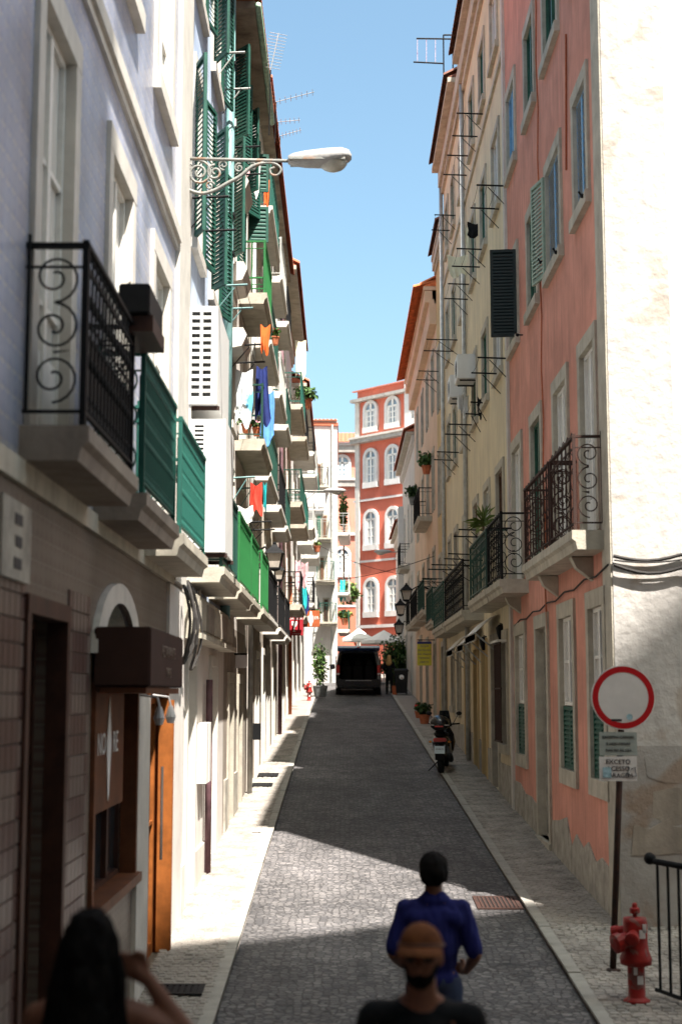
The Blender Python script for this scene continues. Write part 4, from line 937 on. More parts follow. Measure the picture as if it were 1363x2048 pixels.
def leaves_mesh(n, c, r, size, seed=0, droop=.3, long=2.2, hollow=.35):
    rnd = random.Random(seed); mb = MB(); c = Vector(c)
    for _ in range(n):
        while True:
            p = Vector([rnd.uniform(-1, 1) for _ in range(3)])
            if hollow < p.length < 1: break
        lump = .8 + .35 * math.sin(p.x * 5 + seed) * math.cos(p.z * 6 + p.y * 4)
        q = c + Vector((p.x * r[0] * lump, p.y * r[1] * lump, p.z * r[2] * lump)); s = size * rnd.uniform(.6, 1.3)
        d = Vector([rnd.uniform(-1, 1), rnd.uniform(-1, 1), rnd.uniform(-.8, .6) - droop]).normalized(); w = d.orthogonal().normalized(); w.rotate(Matrix.Rotation(rnd.uniform(0, 6.28), 3, d))
        mb.add([q, q + d * s * .5 + w * s / long, q + d * s, q + d * s * .5 - w * s / long], [(0, 1, 2, 3)])
    return mb

# ------------------------------------------------------------------ street lamp on the scrolled bracket
YL = 16.2
SL = thing('street_lamp', at(357, 330, YL), 'grey street lamp on a long scrolled iron bracket fixed to the white pilaster', 'street lamp')
P = lambda px, py, dy=0.: at(px, py, YL) + Vector((0, dy, 0))
MB().tube([P(352, 317), P(578, 322)], .021, 8).build('arm', 'lamp_grey', SL, smooth=True)
MB().tube([P(357, 288), P(357, 378)], .02, 8).build('wall_bar', 'lamp_grey', SL, smooth=True)
def smooth_pts(pts, k=5):
    out = []; n = len(pts)
    for i in range(n - 1):
        p0, p1, p2, p3 = [Vector(pts[max(0, min(n - 1, j))]) for j in (i - 1, i, i + 1, i + 2)]
        for q in range(k):
            t = q / k; out.append(.5 * ((2 * p1) + (p2 - p0) * t + (2 * p0 - 5 * p1 + 4 * p2 - p3) * t * t + (3 * p1 - p0 - 3 * p2 + p3) * t ** 3))
    return out + [Vector(pts[-1])]
sw = [P(*q) for q in ((355, 365), (373, 378), (402, 387), (428, 381), (454, 367), (481, 352), (503, 334), (529, 326), (551, 328), (562, 339), (555, 350), (543, 349), (540, 339), (549, 335))]
MB().tube(smooth_pts(sw), [.023] * 35 + [.014] * (len(smooth_pts(sw)) - 35), 8).build('sweep', 'lamp_grey', SL, smooth=True)
ex, ez = Vector((1, 0, 0)), Vector((0, 0, 1)); pxm = YL / FPX
for (cx_, cy_, r, tr, st_, sg) in ((398, 346, 27, 1.9, 1.6, -1), (430, 345, 17, 1.5, 1.6, 1), (447, 330, 11, 1.4, -1.4, -1), (478, 336, 10, 1.5, 1.2, 1), (374, 336, 12, 1.4, .4, 1), (505, 333, 9, 1.3, 2.2, -1), (420, 372, 10, 1.3, .2, 1), (361, 296, 9, 1.3, -1.5, 1), (366, 358, 12, 1.3, 2.5, -1)):
    MB().tube(spiral(P(cx_, cy_), ex, ez, r * pxm, tr, st_, 28, sg), .010 if r < 15 else .015, 6).build('scroll', 'lamp_grey', SL, smooth=True)
def lamp_head(par, x0, y, z, L=.72, tilt=.03, s=1.):
    sec = [(0, .05, .05, .05), (.06, .075, .07, .08), (.2, .095, .09, .12), (.45, .115, .10, .15), (.62, .115, .06, .16), (.70, .09, .02, .13), (.735, .04, .0, .05)]
    def ring(a, t, bt, w, n=14): return [Vector((x0 + a * s, y + w * s * math.cos(2 * math.pi * k / n) , z + a * tilt + (t if math.sin(2 * math.pi * k / n) > 0 else bt) * s * abs(math.sin(2 * math.pi * k / n)) ** .7 * (1 if math.sin(2 * math.pi * k / n) > 0 else -1))) for k in range(n)]
    loft([ring(*q) for q in sec], 'lamp_alu', 'housing', par)
    b = MB(); b.ball((x0 + .52 * s, y, z - .02 * s), (.17 * s, .125 * s, .125 * s), 14, 10); b.build('bowl', 'lamp_glass', par, smooth=True)
    MB().box(x0 + .02 * s, x0 + .66 * s, y - .135 * s, y + .135 * s, z - .035 * s, z - .012 * s).build('rim', 'lamp_grey', par)
pp_ = P(576, 320); lamp_head(SL, pp_.x, YL, pp_.z)
def far_lamp(px0, px1, py, d, wall_x, label):
    t = thing('street_lamp', Vector((wall_x, d, at(px0, py, d).z)), label, 'street lamp')
    a, b = at(px0, py, d), at(px1, py, d); sgn = 1 if b.x > wall_x else -1
    MB().tube([Vector((wall_x, d, a.z)), Vector((b.x - sgn * .7, d, b.z))], .03, 6).build('arm', 'lamp_grey', t)
    MB().tube([Vector((wall_x, d, a.z - .5)), Vector((wall_x + sgn * .5, d, a.z - .35)), Vector((b.x - sgn * 1.0, d, b.z))], .02, 6).build('brace', 'lamp_grey', t)
    sec = [(0, .05), (.15, .1), (.45, .13), (.7, .06)]
    mb = MB(); mb.ball(b - Vector((sgn * .35, 0, -.02)), (.42, .15, .1), 12, 8); mb.build('housing', 'lamp_alu', t, smooth=True)
    mb = MB(); mb.ball(b - Vector((sgn * .25, 0, .05)), (.2, .11, .1), 10, 8); mb.build('bowl', 'lamp_glass', t, smooth=True)
far_lamp(600, 688, 982, 53, -1.8, 'small grey street lamp reaching over the far left balconies')
far_lamp(806, 750, 1104, 68, 3.0, 'thin street lamp reaching in front of the red building')

# ------------------------------------------------------------------ wall lanterns
def lantern(px, py, d, wall_x, label, h=.62, group=None):
    c = at(px, py, d); t = thing('wall_lantern', c, label, 'lantern', group); w = h * .27
    def sq(r, z): return [c + Vector((r * a, r * b, z)) for a, b in ((-1, -1), (1, -1), (1, 1), (-1, 1))]
    loft([sq(w * .62, -h * .30), sq(w, h * .18)], 'lantern_glass', 'glass_body', t, smooth=False)
    loft([sq(w * 1.25, h * .18), sq(w * 1.15, h * .24), sq(w * .5, h * .40), sq(w * .3, h * .5)], 'iron', 'cap', t, smooth=False)
    loft([sq(w * .7, -h * .30), sq(w * .7, -h * .35), sq(w * .2, -h * .42)], 'iron', 'base', t, smooth=False)
    f = MB()
    for a, b in ((-1, -1), (1, -1), (1, 1), (-1, 1)): f.tube([c + Vector((w * .64 * a, w * .64 * b, -h * .3)), c + Vector((w * 1.02 * a, w * 1.02 * b, h * .18))], .014, 4)
    tag(f.build('corner_bars', 'iron', t), kind='stuff')
    MB().ball(c + Vector((0, 0, h * .54)), w * .22, 8, 6).build('finial', 'iron', t)
    sg = 1 if wall_x > c.x else -1
    MB().tube(smooth_pts([Vector((wall_x, d, c.z + h * .2)), Vector((c.x + (wall_x - c.x) * .55, d, c.z + h * .42)), Vector((c.x + sg * w, d, c.z + h * .2)), Vector((c.x + sg * w * .9, d, c.z - h * .05))]), .022, 6).build('bracket', 'iron', t)
lantern(812, 1188, 48, 3.0, 'first black lantern by the peach facade, hung highest of three')
lantern(800, 1218, 55, 3.0, 'second of three black lanterns along the right facades', .66)
lantern(797, 1256, 64, 3.0, 'lowest of three black lanterns, beside the parasols', .7)
lantern(549, 1118, 31, -1.8, 'large black lantern over the balcony rails of cream house', .62)
lantern(558, 1148, 34, -1.8, 'small black lantern hanging just past the large one', .42)

# ------------------------------------------------------------------ air conditioners
def ac_box(px0, px1, pxs, py0, py1, d, label, cols, rows, gx0, gx1, gy0, gy1):
    a, b = at(px0, py1, d), at(px1, py0, d); y2 = -b.x * -1
    far = b.x * FPX / ((pxs - CX)) ; far = d + max(.7, min(2.0, far - d))
    t = thing('air_conditioner', Vector(((a.x + b.x) / 2, d + .4, a.z)), label, 'air conditioner')
    # front plate with real slots
    F = Facade((0, d, 0), (1, 0, 0), (0, -1, 0)); w = MB(); hs = []
    ga, gb = at(gx0, gy1, d), at(gx1, gy0, d)
    for i in range(cols):
        for j in range(rows):
            cw = (gb.x - ga.x) / cols; ch = (gb.z - ga.z) / rows
            hs.append((ga.x + cw * (i + .13), ga.x + cw * (i + .87), ga.z + ch * (j + .22), ga.z + ch * (j + .78)))
    cutwall(w, F, a.x, b.x, a.z, b.z, hs, .035)
    w.add([(a.x, d, a.z), (b.x, d, a.z), (b.x, far, a.z), (a.x, far, a.z), (a.x, d, b.z), (b.x, d, b.z), (b.x, far, b.z), (a.x, far, b.z)], [(0, 1, 2, 3), (4, 5, 6, 7), (1, 2, 6, 5), (2, 3, 7, 6), (0, 3, 7, 4)])
    w.build('casing', 'white_metal', t)
    MB().box(a.x + .01, b.x - .01, d + .06, d + .08, a.z + .01, b.z - .01).build('coil', 'ac_inner', t)
    for yy in (d + .1, far - .15): MB().box(-1.8, b.x + .02, yy, yy + .04, a.z - .05, a.z - .005).build('bracket', 'iron_rust', t)
    MB().tube([Vector((-1.76, far + .05, a.z + .1)), Vector((-1.76, far + .1, a.z - .5))], .02, 6).build('hose', 'sign_white', t)
ac_box(370, 436, 453, 612, 808, 16.75, 'upper white air conditioner box with two columns of slots', 2, 12, 379, 426, 620, 796)
ac_box(374, 452, 464, 838, 1104, 16.75, 'lower white air conditioner box with one column of narrow slots', 1, 26, 383, 411, 848, 1082)
def ac_small(px, py, d, label):
    c = at(px, py, d); t = thing('air_conditioner', c, label, 'air conditioner')
    MB().box(c.x - .16, 3.0, d, d + .8, c.z - .28, c.z + .28).build('casing', 'white_metal', t, bevel=.015)
    mb = MB(); mb.lathe([(.2, 0), (.2, .02), (.05, .03)], (c.x - .16, d + .38, c.z), 16, 'x'); mb.build('fan_grille', 'ac_inner', t)
    for y in (d + .1, d + .7): MB().box(c.x - .1, 3.0, y, y + .03, c.z - .31, c.z - .282).build('bracket', 'iron', t)
ac_small(928, 732, 31.5, 'white air conditioner on yellow wall, the higher of two'); ac_small(912, 772, 34.5, 'white air conditioner on yellow wall, the lower of two')

# ------------------------------------------------------------------ signs
def hang_sign(px0, px1, py0, py1, d, m, name, label, cat='sign', wall=-1.8):
    a, b = at(px0, py1, d), at(px1, py0, d); t = thing(name, Vector(((a.x + b.x) / 2, d, a.z)), label, cat)
    MB().box(a.x, b.x, d, d + .05, a.z, b.z).build('board', m, t, bevel=.008)
    for z in (b.z + .05,): MB().tube([Vector((wall, d + .025, z)), Vector((b.x if wall < 0 else a.x, d + .025, z))], .018, 6).build('bracket', 'iron', t)
    for x in (a.x + .06, b.x - .06): MB().tube([Vector((x, d + .025, b.z + .05)), Vector((x, d + .025, b.z - .01))], .008, 5).build('hook', 'iron', t)
    return t, a, b
t, a, b = hang_sign(571, 606, 1222, 1271, 46.5, 'sign_maroon', 'hanging_sign', 'crimson hanging sign with white lettering and a wine glass')
cx_ = (a.x + b.x) / 2; W = b.x - a.x; H = b.z - a.z; S = lambda fx, fz: Vector((a.x + W * fx, 46.495, a.z + H * fz))
text('DUQUE', .155, 'ink_white', t, S(.47, .85), RC); text('DA RUA', .12, 'ink_white', t, S(.56, .69), RC); text('A TAPA DE', .05, 'ink_white', t, S(.6, .06), RC)
gl = [(0.13, .58), (.14, .5), (.115, .42), (.06, .36), (.015, .33), (.015, .2), (.07, .175), (.07, .155), (0, .155)]
pts = [S(.5 + x * 1.2, z) for x, z in gl] + [S(.5 - x * 1.2, z) for x, z in gl[::-1][1:]]
MB().prism(pts, (0, 0, 0), (0, -.006, 0)).build('painted_glass', 'ink_white', t)
t, a, b = hang_sign(606, 639, 1221, 1254, 50.5, 'sign_rust', 'hanging_sign', 'orange brown hanging sign with white bottle shape and letters')
W = b.x - a.x; H = b.z - a.z; S = lambda fx, fz: Vector((a.x + W * fx, 50.495, a.z + H * fz))
text('LE', .15, 'ink_white', t, S(.2, .55), RC); text('ER', .15, 'ink_white', t, S(.8, .55), RC)
bt = [(.05, .95), (.06, .78), (.15, .6), (.15, .36), (.07, .2), (.05, .05)]
MB().prism([S(.47 + x, z) for x, z in bt] + [S(.47 - x, z) for x, z in bt[::-1]], (0, 0, 0), (0, -.006, 0)).build('painted_bottle', 'ink_white', t)
t, a, b = hang_sign(613, 650, 986, 1021, 56, 'sign_white', 'hanging_sign', 'plain white hanging sign with small dark lettering high on the left')
text('WINE  BAR', .12, 'ink', t, Vector(((a.x + b.x) / 2, 55.99, a.z + .12)), RC)
t, a, b = hang_sign(834, 862, 1283, 1331, 46, 'sign_yellow', 'hanging_sign', 'yellow hanging sign with navy top band by peach facade', wall=3.0)
W = b.x - a.x; H = b.z - a.z
MB().box(a.x - .002, b.x + .002, 45.985, 46.0, b.z - H * .1, b.z + .002).build('band', 'sign_navy', t)
for i, s in enumerate(('DUQUE', 'PRATOS DO', 'DIA  VINHOS', 'PETISCOS', 'ABERTO')): text(s, .075, 'sign_navy', t, Vector(((a.x + b.x) / 2, 45.99, b.z - H * (.2 + .165 * i))), RC)

# no-vehicles sign with its plates
dS = 14.05; c = at(1245, 1395, dS); gz = g(dS) + .06; bx = at(1226, 1925, dS).x
NS = thing('road_sign', (bx, dS, gz), 'round red and white traffic sign on a pole with two text plates', 'road sign')
lean = (c.x - bx) / (c.z - gz)
MB().tube([(bx, dS + .05, gz), (c.x + lean * .2, dS + .05, c.z + .2)], .031, 10).build('pole', 'iron_rust', NS, smooth=True)
MB().lathe([(.075, 0), (.075, .012), (.04, .02)], (bx, dS + .05, gz), 12).build('base_plate', 'iron_rust', NS)
rr = 63.5 * dS / FPX
dm = MB(); dm.lathe([(rr, -.008), (rr, .008)], (c.x, dS, c.z), 48, 'y'); dsc = dm.build('disc', 'sign_white', NS)
n = 48; rg = MB()
for i in range(n):
    p = [(r * math.cos(2 * math.pi * (i + k) / n), r * math.sin(2 * math.pi * (i + k) / n)) for k in (0, 1) for r in (rr * .965, rr * .785)]
    rg.add([(c.x + x, dS - .0105, c.z + z) for x, z in p], [(0, 1, 3, 2)])
rg.build('red_ring', 'sign_red', dsc)
MB().lathe([(.03, 0), (.03, .001)], (c.x + .055, dS - .0125, c.z - .185), 16, 'y').build('sticker', 'sticker_blue', dsc)
MB().box(c.x - .12, c.x - .02, dS - .0125, dS - .0115, c.z - .225, c.z - .205).build('sticker', 'ink', dsc)
for k, (py0, py1, m, rows) in enumerate(((1464, 1511, 'sign_grey', (('EXCEPTO CARGAS', .036, 'ink'), ('E DESCARGAS', .036, 'ink'), ('DAS 9H ÀS 12H', .036, 'ink'))), (1513, 1562, 'sign_white', (('EXCETO', .062, 'ink'), ('ACESSO', .062, 'ink'), ('GARAGEM', .058, 'ink'))))):
    a, b = at(1198, py1, dS), at(1272, py0, dS)
    po = MB().box(a.x, b.x, dS - .004, dS + .004, a.z, b.z).build('text_plate', m, NS)
    for i, (s, sz, im) in enumerate(rows): text(s, sz, im, po, Vector(((a.x + b.x) / 2, dS - .0075, b.z - (b.z - a.z) * (.22 + .28 * i))), RC)
    if k: 
        MB().box(a.x + .03, a.x + .11, dS - .0125, dS - .0115, a.z + .03, a.z + .13).build('sticker', 'sticker_blue', po)
        sc_ = MB(); sc_.tube([(b.x - .08, dS - .012, a.z + .14), (b.x - .09, dS - .012, a.z + .04), (b.x - .01, dS - .012, a.z + .05), (b.x - .02, dS - .012, a.z + .13), (b.x - .06, dS - .012, a.z + .11)], .004, 4); sc_.build('scribble', 'ink', po)

# ------------------------------------------------------------------ hydrants, railing, drains
def hydrant(x, y, label, s=1., zoff=.055):
    t = thing('fire_hydrant', (x, y, g(y) + zoff), label, 'hydrant', None); o = Vector((x, y, g(y) + zoff))
    MB().lathe([(.115 * s, 0), (.115 * s, .02 * s), (.085 * s, .035 * s), (.075 * s, .05 * s), (.075 * s, .30 * s), (.08 * s, .31 * s)], o, 18).build('standpipe', 'hydrant_red', t, smooth=True)
    MB().lathe([(.075 * s, .30 * s), (.135 * s, .32 * s), (.14 * s, .37 * s), (.115 * s, .43 * s), (.105 * s, .5 * s), (.105 * s, .68 * s), (.1 * s, .71 * s), (.03 * s, .72 * s)], o, 18).build('barrel', 'hydrant_red', t, smooth=True)
    MB().lathe([(.02 * s, .71 * s), (.02 * s, .74 * s), (.045 * s, .755 * s), (.045 * s, .79 * s), (.025 * s, .8 * s), (.022 * s, .83 * s), (.01 * s, .84 * s)], o, 10).build('operating_nut', 'hydrant_red', t)
    for k, (ang, r, z) in enumerate(((R(200), .085, .55), (R(250), .06, .60), (R(150), .055, .62))):
        d = Vector((math.cos(ang), math.sin(ang), -.25)).normalized(); p = o + Vector((0, 0, z * s)) + d * .07 * s
        mb = MB(); mb.tube([p, p + d * .08 * s, p + d * .085 * s, p + d * .14 * s, p + d * .15 * s], [r * .8 * s, r * .8 * s, r * s, r * s, r * .6 * s], 14); mb.build('outlet_cap', 'hydrant_red', t, smooth=False)
    for z0, w, dx in ((.55, .05, .04), (.60, .03, .06), (.16, .05, .02), (.24, .03, -.02)):
        MB().box(x + (dx - w / 2) * s, x + (dx + w / 2) * s, y - .112 * s if z0 > .3 else y - .082 * s, y - .10 * s if z0 > .3 else y - .07 * s, o.z + z0 * s, o.z + (z0 + .07) * s).build('sticker', 'sign_white', t)
hydrant(at(1272, 1985, 13.0).x, 13.0, 'red fire hydrant with stickers beside the traffic sign pole', 1.0)
hydrant(-1.24, 57.0, 'small red fire hydrant by the potted climber', .95)
RA = thing('stair_railing', (3.0, 13.0, g(13) + .05), 'black iron stair railing next to the red hydrant', 'railing')
y0 = 13.2; p0 = at(1304, 1722, y0); 
q = [Vector((p0.x, y0, p0.z)), Vector((p0.x + .55, y0 - 1.1, p0.z - .02))]
MB().tube([q[0] + Vector((-.03, .03, .01)), q[0], q[1]], .028, 8).build('handrail', 'iron', RA, smooth=True)
MB().ball(q[0] + Vector((-.02, .02, .02)), .055, 10, 8).build('knob', 'iron', RA, smooth=True)
for i in range(9):
    p = q[0].lerp(q[1], .05 + i * .115); inst('baluster', shared('rod', lambda: MB().lathe([(1, 0), (1, 1)], n=8), 'iron'), RA, (p.x, p.y, g(p.y) + .1), (.013, .013, p.z - g(p.y) - .1))
MB().tube([Vector((q[0].x, q[0].y, g(13) + .12)), Vector((q[1].x, q[1].y, g(12) + .12))], .018, 6).build('bottom_rail', 'iron', RA)
def grate(name, x0, x1, y0, y1, z, m, label, n=9, cat='drain'):
    t = thing(name, ((x0 + x1) / 2, (y0 + y1) / 2, g((y0 + y1) / 2) + z), label, cat); s = .055
    Z = lambda y: g(y) + z
    fr = MB()
    for (a, b, c, d) in ((x0, x1, y0, y0 + .05), (x0, x1, y1 - .05, y1), (x0, x0 + .05, y0 + .05, y1 - .05), (x1 - .05, x1, y0 + .05, y1 - .05)):
        fr.add([(a, c, Z(c)), (b, c, Z(c)), (b, d, Z(d)), (a, d, Z(d)), (a, c, Z(c) + .012), (b, c, Z(c) + .012), (b, d, Z(d) + .012), (a, d, Z(d) + .012)], [(4, 5, 6, 7), (0, 1, 5, 4), (1, 2, 6, 5), (2, 3, 7, 6), (3, 0, 4, 7)])
    fr.build('frame', m, t)
    MB().add([(x0 + .05, y0 + .05, Z(y0) + .004), (x1 - .05, y0 + .05, Z(y0) + .004), (x1 - .05, y1 - .05, Z(y1) + .003), (x0 + .05, y1 - .05, Z(y1) + .003)], [(0, 1, 2, 3)]).build('shade_sheet', 'shade_black', t)  # flat sheet painted black like shade under the bars
    w = (x1 - x0 - .1) / n
    for i in range(n):
        xa = x0 + .05 + w * (i + .2); inst('grate_bar', shared('grate_bar', cube, m), t, (xa + w * .3, (y0 + y1) / 2, Z((y0 + y1) / 2) + .007), (w * .6, y1 - y0 - .1, .008), (math.atan(s), 0, 0))
a = at(985, 1795, 17.5)
grate('street_drain', 1.58, 2.11, 17.2, 17.95, .004, 'iron_rust', 'rusty drain grate at the kerb below the pink house')
grate('cellar_grate', -1.66, -1.22, 13.15, 13.5, .075, 'iron', 'dark grate in the pavement by the restaurant door', 6)
grate('cellar_grate', -1.72, -1.3, 30.3, 30.9, .075, 'iron', 'dark pavement grate before the second cream house door', 6)
grate('cellar_grate', -1.74, -1.34, 28.6, 29.1, .075, 'iron', 'dark pavement grate before the first cream house door', 6)
lt = MB().add([(-1.36, 22.7, g(22.7) + .075), (-1.18, 22.75, g(22.75) + .076), (-1.2, 22.95, g(22.95) + .08), (-1.38, 22.9, g(22.9) + .076)], [(0, 1, 2, 3)]).prism([(-1.36, 22.7, g(22.7) + .074), (-1.18, 22.75, g(22.75) + .074), (-1.2, 22.95, g(22.95) + .074), (-1.38, 22.9, g(22.9) + .074)], (0, 0, 0), (0, 0, .002)); tag(lt.build('paper_scrap', 'sign_white'), 'crumpled white paper scrap on the left pavement', 'litter')
# ------------------------------------------------------------------ people
def finger_caps(w, d, side, curl, palm=.085, s=1.):
    """five fingers from a palm: w wrist, d direction of the hand, side = across the palm towards the thumb, curl = which way fingers bend"""
    w, d, side, curl = Vector(w), Vector(d).normalized(), Vector(side).normalized(), Vector(curl).normalized(); c = []
    k = w + d * palm
    c.append(('c', w, .026, w + d * palm * .5, .030)); 
    for f in (-1, 0, 1): c.append(('c', w + d * .02 + side * .012 * f, .018, k + side * .024 * f, .016))
    for i, (f, L) in enumerate(((-.033, .058), (-.011, .072), (.011, .078), (.033, .070))):
        a = k + side * f; b = a + d * L * .5 + curl * L * .18; e = b + d * L * .32 + curl * L * .38
        c += [('c', a, .0105, b, .0095), ('c', b, .0095, e, .0085)]
    a = w + d * palm * .35 + side * .03; b = a + side * .03 + d * .03; e = b + d * .03 + curl * .012
    c += [('c', a, .014, b, .012), ('c', b, .012, e, .010)]
    return c
def base_caps(arms, head_tilt=0., lean=0., legs=None, f=1.):
    """naked figure 1.75 m tall facing +y, feet at z = 0"""
    c = [('e', (0, 0, .96), (.165, .11, .12)), ('e', (0, 0, 1.10), (.145, .10, .12)), ('e', (0, .0, 1.29), (.175 * f, .112, .19)), ('c', (-.15 * f, 0, 1.415), .062, (.15 * f, 0, 1.415), .062),
         ('c', (0, -.005, 1.42), .066, (0, .008, 1.58), .058), ('c', (-.05, -.02, 1.46), .05, (.05, -.02, 1.46), .05),
         ('e', (0, .012, 1.665), (.074, .092, .098)), ('e', (0, .04, 1.60), (.056, .066, .058)), ('c', (0, .09, 1.66), .012, (0, .112, 1.635), .017), ('c', (-.02, .098, 1.592), .009, (.02, .098, 1.592), .009),
         ('e', (-.077, .01, 1.645), (.012, .02, .032)), ('e', (.077, .01, 1.645), (.012, .02, .032))]
    for s in (-1, 1):
        kn, an = Vector((s * .105, .02, .50)), Vector((s * .11, 0, .09))
        if legs: kn, an = Vector(legs[s][0]), Vector(legs[s][1])
        c += [('c', (s * .088, 0, .93), .095, kn, .06), ('c', kn, .058, kn.lerp(an, .35) + Vector((0, -.015, 0)), .056), ('c', kn.lerp(an, .35) + Vector((0, -.015, 0)), .056, an, .04), ('c', an + Vector((0, -.03, -.045)), .042, an + Vector((s * .02, .17, -.055)), .034)]
        sh, el, wr = Vector((s * .19 * f, 0, 1.41)), Vector(arms[s][0]), Vector(arms[s][1])
        c += [('c', sh, .055, el, .041), ('c', el, .041, el.lerp(wr, .35), .040), ('c', el.lerp(wr, .35), .040, wr, .026)] + finger_caps(wr, arms[s][2], arms[s][3], arms[s][4])
    return c
def infl(caps, r): return [('e', c[1], tuple(q + r for q in c[2])) if c[0] == 'e' else ('c', c[1], c[2] + r, c[3], c[4] + r) for c in caps]
def finish(root, heading, s):
    root.rotation_euler.z = heading; root.scale = (s, s, s)
def person_parts(root, loc, caps, skin, voxel):
    o = Vector(loc)
    mv = lambda cs: [('e', Vector(c[1]) + o, c[2]) if c[0] == 'e' else ('c', Vector(c[1]) + o, c[2], Vector(c[3]) + o, c[4]) for c in cs]
    body = blob('body', mv(caps), skin, root, voxel); return mv
def torso_caps(f=1., low=.90):
    return [('e', (0, 0, low + .06), (.172, .118, .11)), ('e', (0, 0, 1.10), (.158, .112, .14)), ('e', (0, .0, 1.29), (.185 * f, .124, .19)), ('c', (-.155 * f, -.003, 1.418), .066, (.155 * f, -.003, 1.418), .066), ('c', (-.06, -.01, 1.455), .058, (.06, -.01, 1.455), .058)]
def leg_caps(legs=None):
    c = [('e', (0, 0, .95), (.172, .117, .11))]
    for s in (-1, 1):
        kn, an = (Vector((s * .105, .02, .50)), Vector((s * .11, 0, .10))) if not legs else (Vector(legs[s][0]), Vector(legs[s][1]))
        c += [('c', (s * .09, 0, .92), .103, kn, .074), ('c', kn, .074, an, .062)]
    return c
def shoe_caps(legs=None):
    c = []
    for s in (-1, 1):
        an = Vector((s * .11, 0, .09)) if not legs else Vector(legs[s][1])
        c += [('c', an + Vector((0, -.035, -.04)), .048, an + Vector((s * .02, .18, -.05)), .04)]
    return c
# --- man in the blue T-shirt, seen from behind
dM = 10.0; hx = at(866, 1750, dM).x; gm = g(dM) + .003
MP = thing('person', (hx, dM, gm), 'person in a blue T-shirt seen from behind on the road', 'person')
arms = {-1: ((-.27, -.02, 1.13), (-.20, .20, 1.02), (.25, .8, .1), (0, 0, 1), (.6, .2, 0)), 1: ((.275, -.02, 1.12), (.23, .2, .98), (-.2, .8, .0), (0, 0, 1), (-.6, .2, 0))}
legs = {-1: ((-.105, .07, .5), (-.11, .10, .09)), 1: ((.105, -.01, .5), (.11, -.13, .09))}
mv = person_parts(MP, (hx, dM, gm), base_caps(arms, legs=legs), 'skin_tan', .0095)
slv = [('c', (s * .185, 0, 1.415), .068, Vector((s * .185, 0, 1.415)).lerp(Vector(arms[s][0]), .86), .064) for s in (-1, 1)] + [('c', (-.03, -.012, 1.475), .066, (.03, -.012, 1.475), .066), ('c', (-.13, -.02, 1.36), .09, (.13, -.02, 1.36), .09), ('e', (0, -.02, 1.2), (.17, .115, .2))]
blob('t_shirt', mv(torso_caps() + slv), 'shirt_blue', MP, .013, 3, disp=.009)
blob('trousers', mv(leg_caps(legs)), 'jeans', MP, .014); blob('shoes', mv(shoe_caps(legs)), 'black_plastic', MP, .012)
blob('hair', mv([('e', (0, -.002, 1.70), (.098, .105, .092)), ('e', (0, -.03, 1.655), (.098, .085, .095)), ('c', (-.045, -.05, 1.625), .044, (.045, -.05, 1.625), .044)]), 'hair_black', MP, .010, 2, disp=.012)
MP.scale = (1.01, 1.01, 1.01)
# --- person in the rust cap, facing the camera and coming up the steps
dC = 5.9; hx = at(842, 1900, dC).x; gc = .44 + 2 * 1.32 / 9. 
CP = thing('person', (hx, dC, gc), 'person in a rust orange cap and black top coming up the steps', 'person')
arms = {-1: ((-.27, -.05, 1.12), (-.24, .12, .92), (.05, .35, -.8), (.2, .9, 0), (.4, .5, 0)), 1: ((.27, -.04, 1.12), (.24, .10, .91), (-.05, .35, -.8), (-.2, .9, 0), (-.4, .5, 0))}
legs = {-1: ((-.105, .12, .52), (-.11, .10, .12)), 1: ((.105, -.01, .5), (.11, -.12, .09))}
mv = person_parts(CP, (hx, dC, gc), base_caps(arms, legs=legs), 'skin', .0085)
slv = [('c', (s * .185, 0, 1.415), .07, Vector((s * .185, 0, 1.415)).lerp(Vector(arms[s][0]), .8), .068) for s in (-1, 1)]
blob('black_top', mv([q for q in torso_caps(.96) if not (q[0] == 'c' and q[2] == .058)] + [('c', (-.07, -.035, 1.45), .05, (.07, -.035, 1.45), .05)] + slv), 'cloth_black', CP, .012, disp=.004)
blob('trousers', mv(leg_caps(legs)), 'cloth_black', CP, .014); blob('shoes', mv(shoe_caps(legs)), 'tile_sand', CP, .012)
blob('beard', mv([('e', (0, .062, 1.578), (.05, .052, .042)), ('c', (-.058, .03, 1.63), .016, (-.035, .07, 1.58), .022), ('c', (.058, .03, 1.63), .016, (.035, .07, 1.58), .022)]), 'hair_black', CP, .008, 2)
blob('hair', mv([('e', (0, -.03, 1.66), (.078, .072, .085))]), 'hair_black', CP, .01, 2)
o = Vector((hx, dC, gc))
capm = MB(); n = 20
rings = []
for i in range(8):
    a = math.pi / 2 * i / 7; rings.append([o + Vector((.088 * math.cos(a) * math.cos(2 * math.pi * k / n), .004 + .105 * math.cos(a) * math.sin(2 * math.pi * k / n), 1.688 + .098 * math.sin(a) + .012 * math.sin(2 * math.pi * k / n) * math.cos(a))) for k in range(n)])
co = loft(rings, 'cap_rust', 'cap', CP)
br = MB(); pts = []
for i in range(11):
    a = math.pi * (.12 + .76 * i / 10); pts.append((o + Vector((.088 * math.cos(a), .004 + .105 * math.sin(a), 1.70)), o + Vector((.10 * math.cos(a), .03 + .165 * math.sin(a), 1.682 - .012 * abs(math.cos(a))))))
for (a, b), (c, d) in zip(pts, pts[1:]): u = Vector((0, 0, .006)); br.add([a, b, d, c, a + u, b + u, d + u, c + u], [(0, 1, 2, 3), (4, 7, 6, 5), (1, 5, 6, 2)])
br.build('brim', 'cap_rust', co, smooth=True)
bd = MB(); bd.tube([o + Vector((.0885 * math.cos(2 * math.pi * k / 24), .004 + .1055 * math.sin(2 * math.pi * k / 24), 1.70 + .012 * math.sin(2 * math.pi * k / 24))) for k in range(24)], .007, 5, closed=True); bd.build('cap_band', 'wood_board', co)
gs = MB()
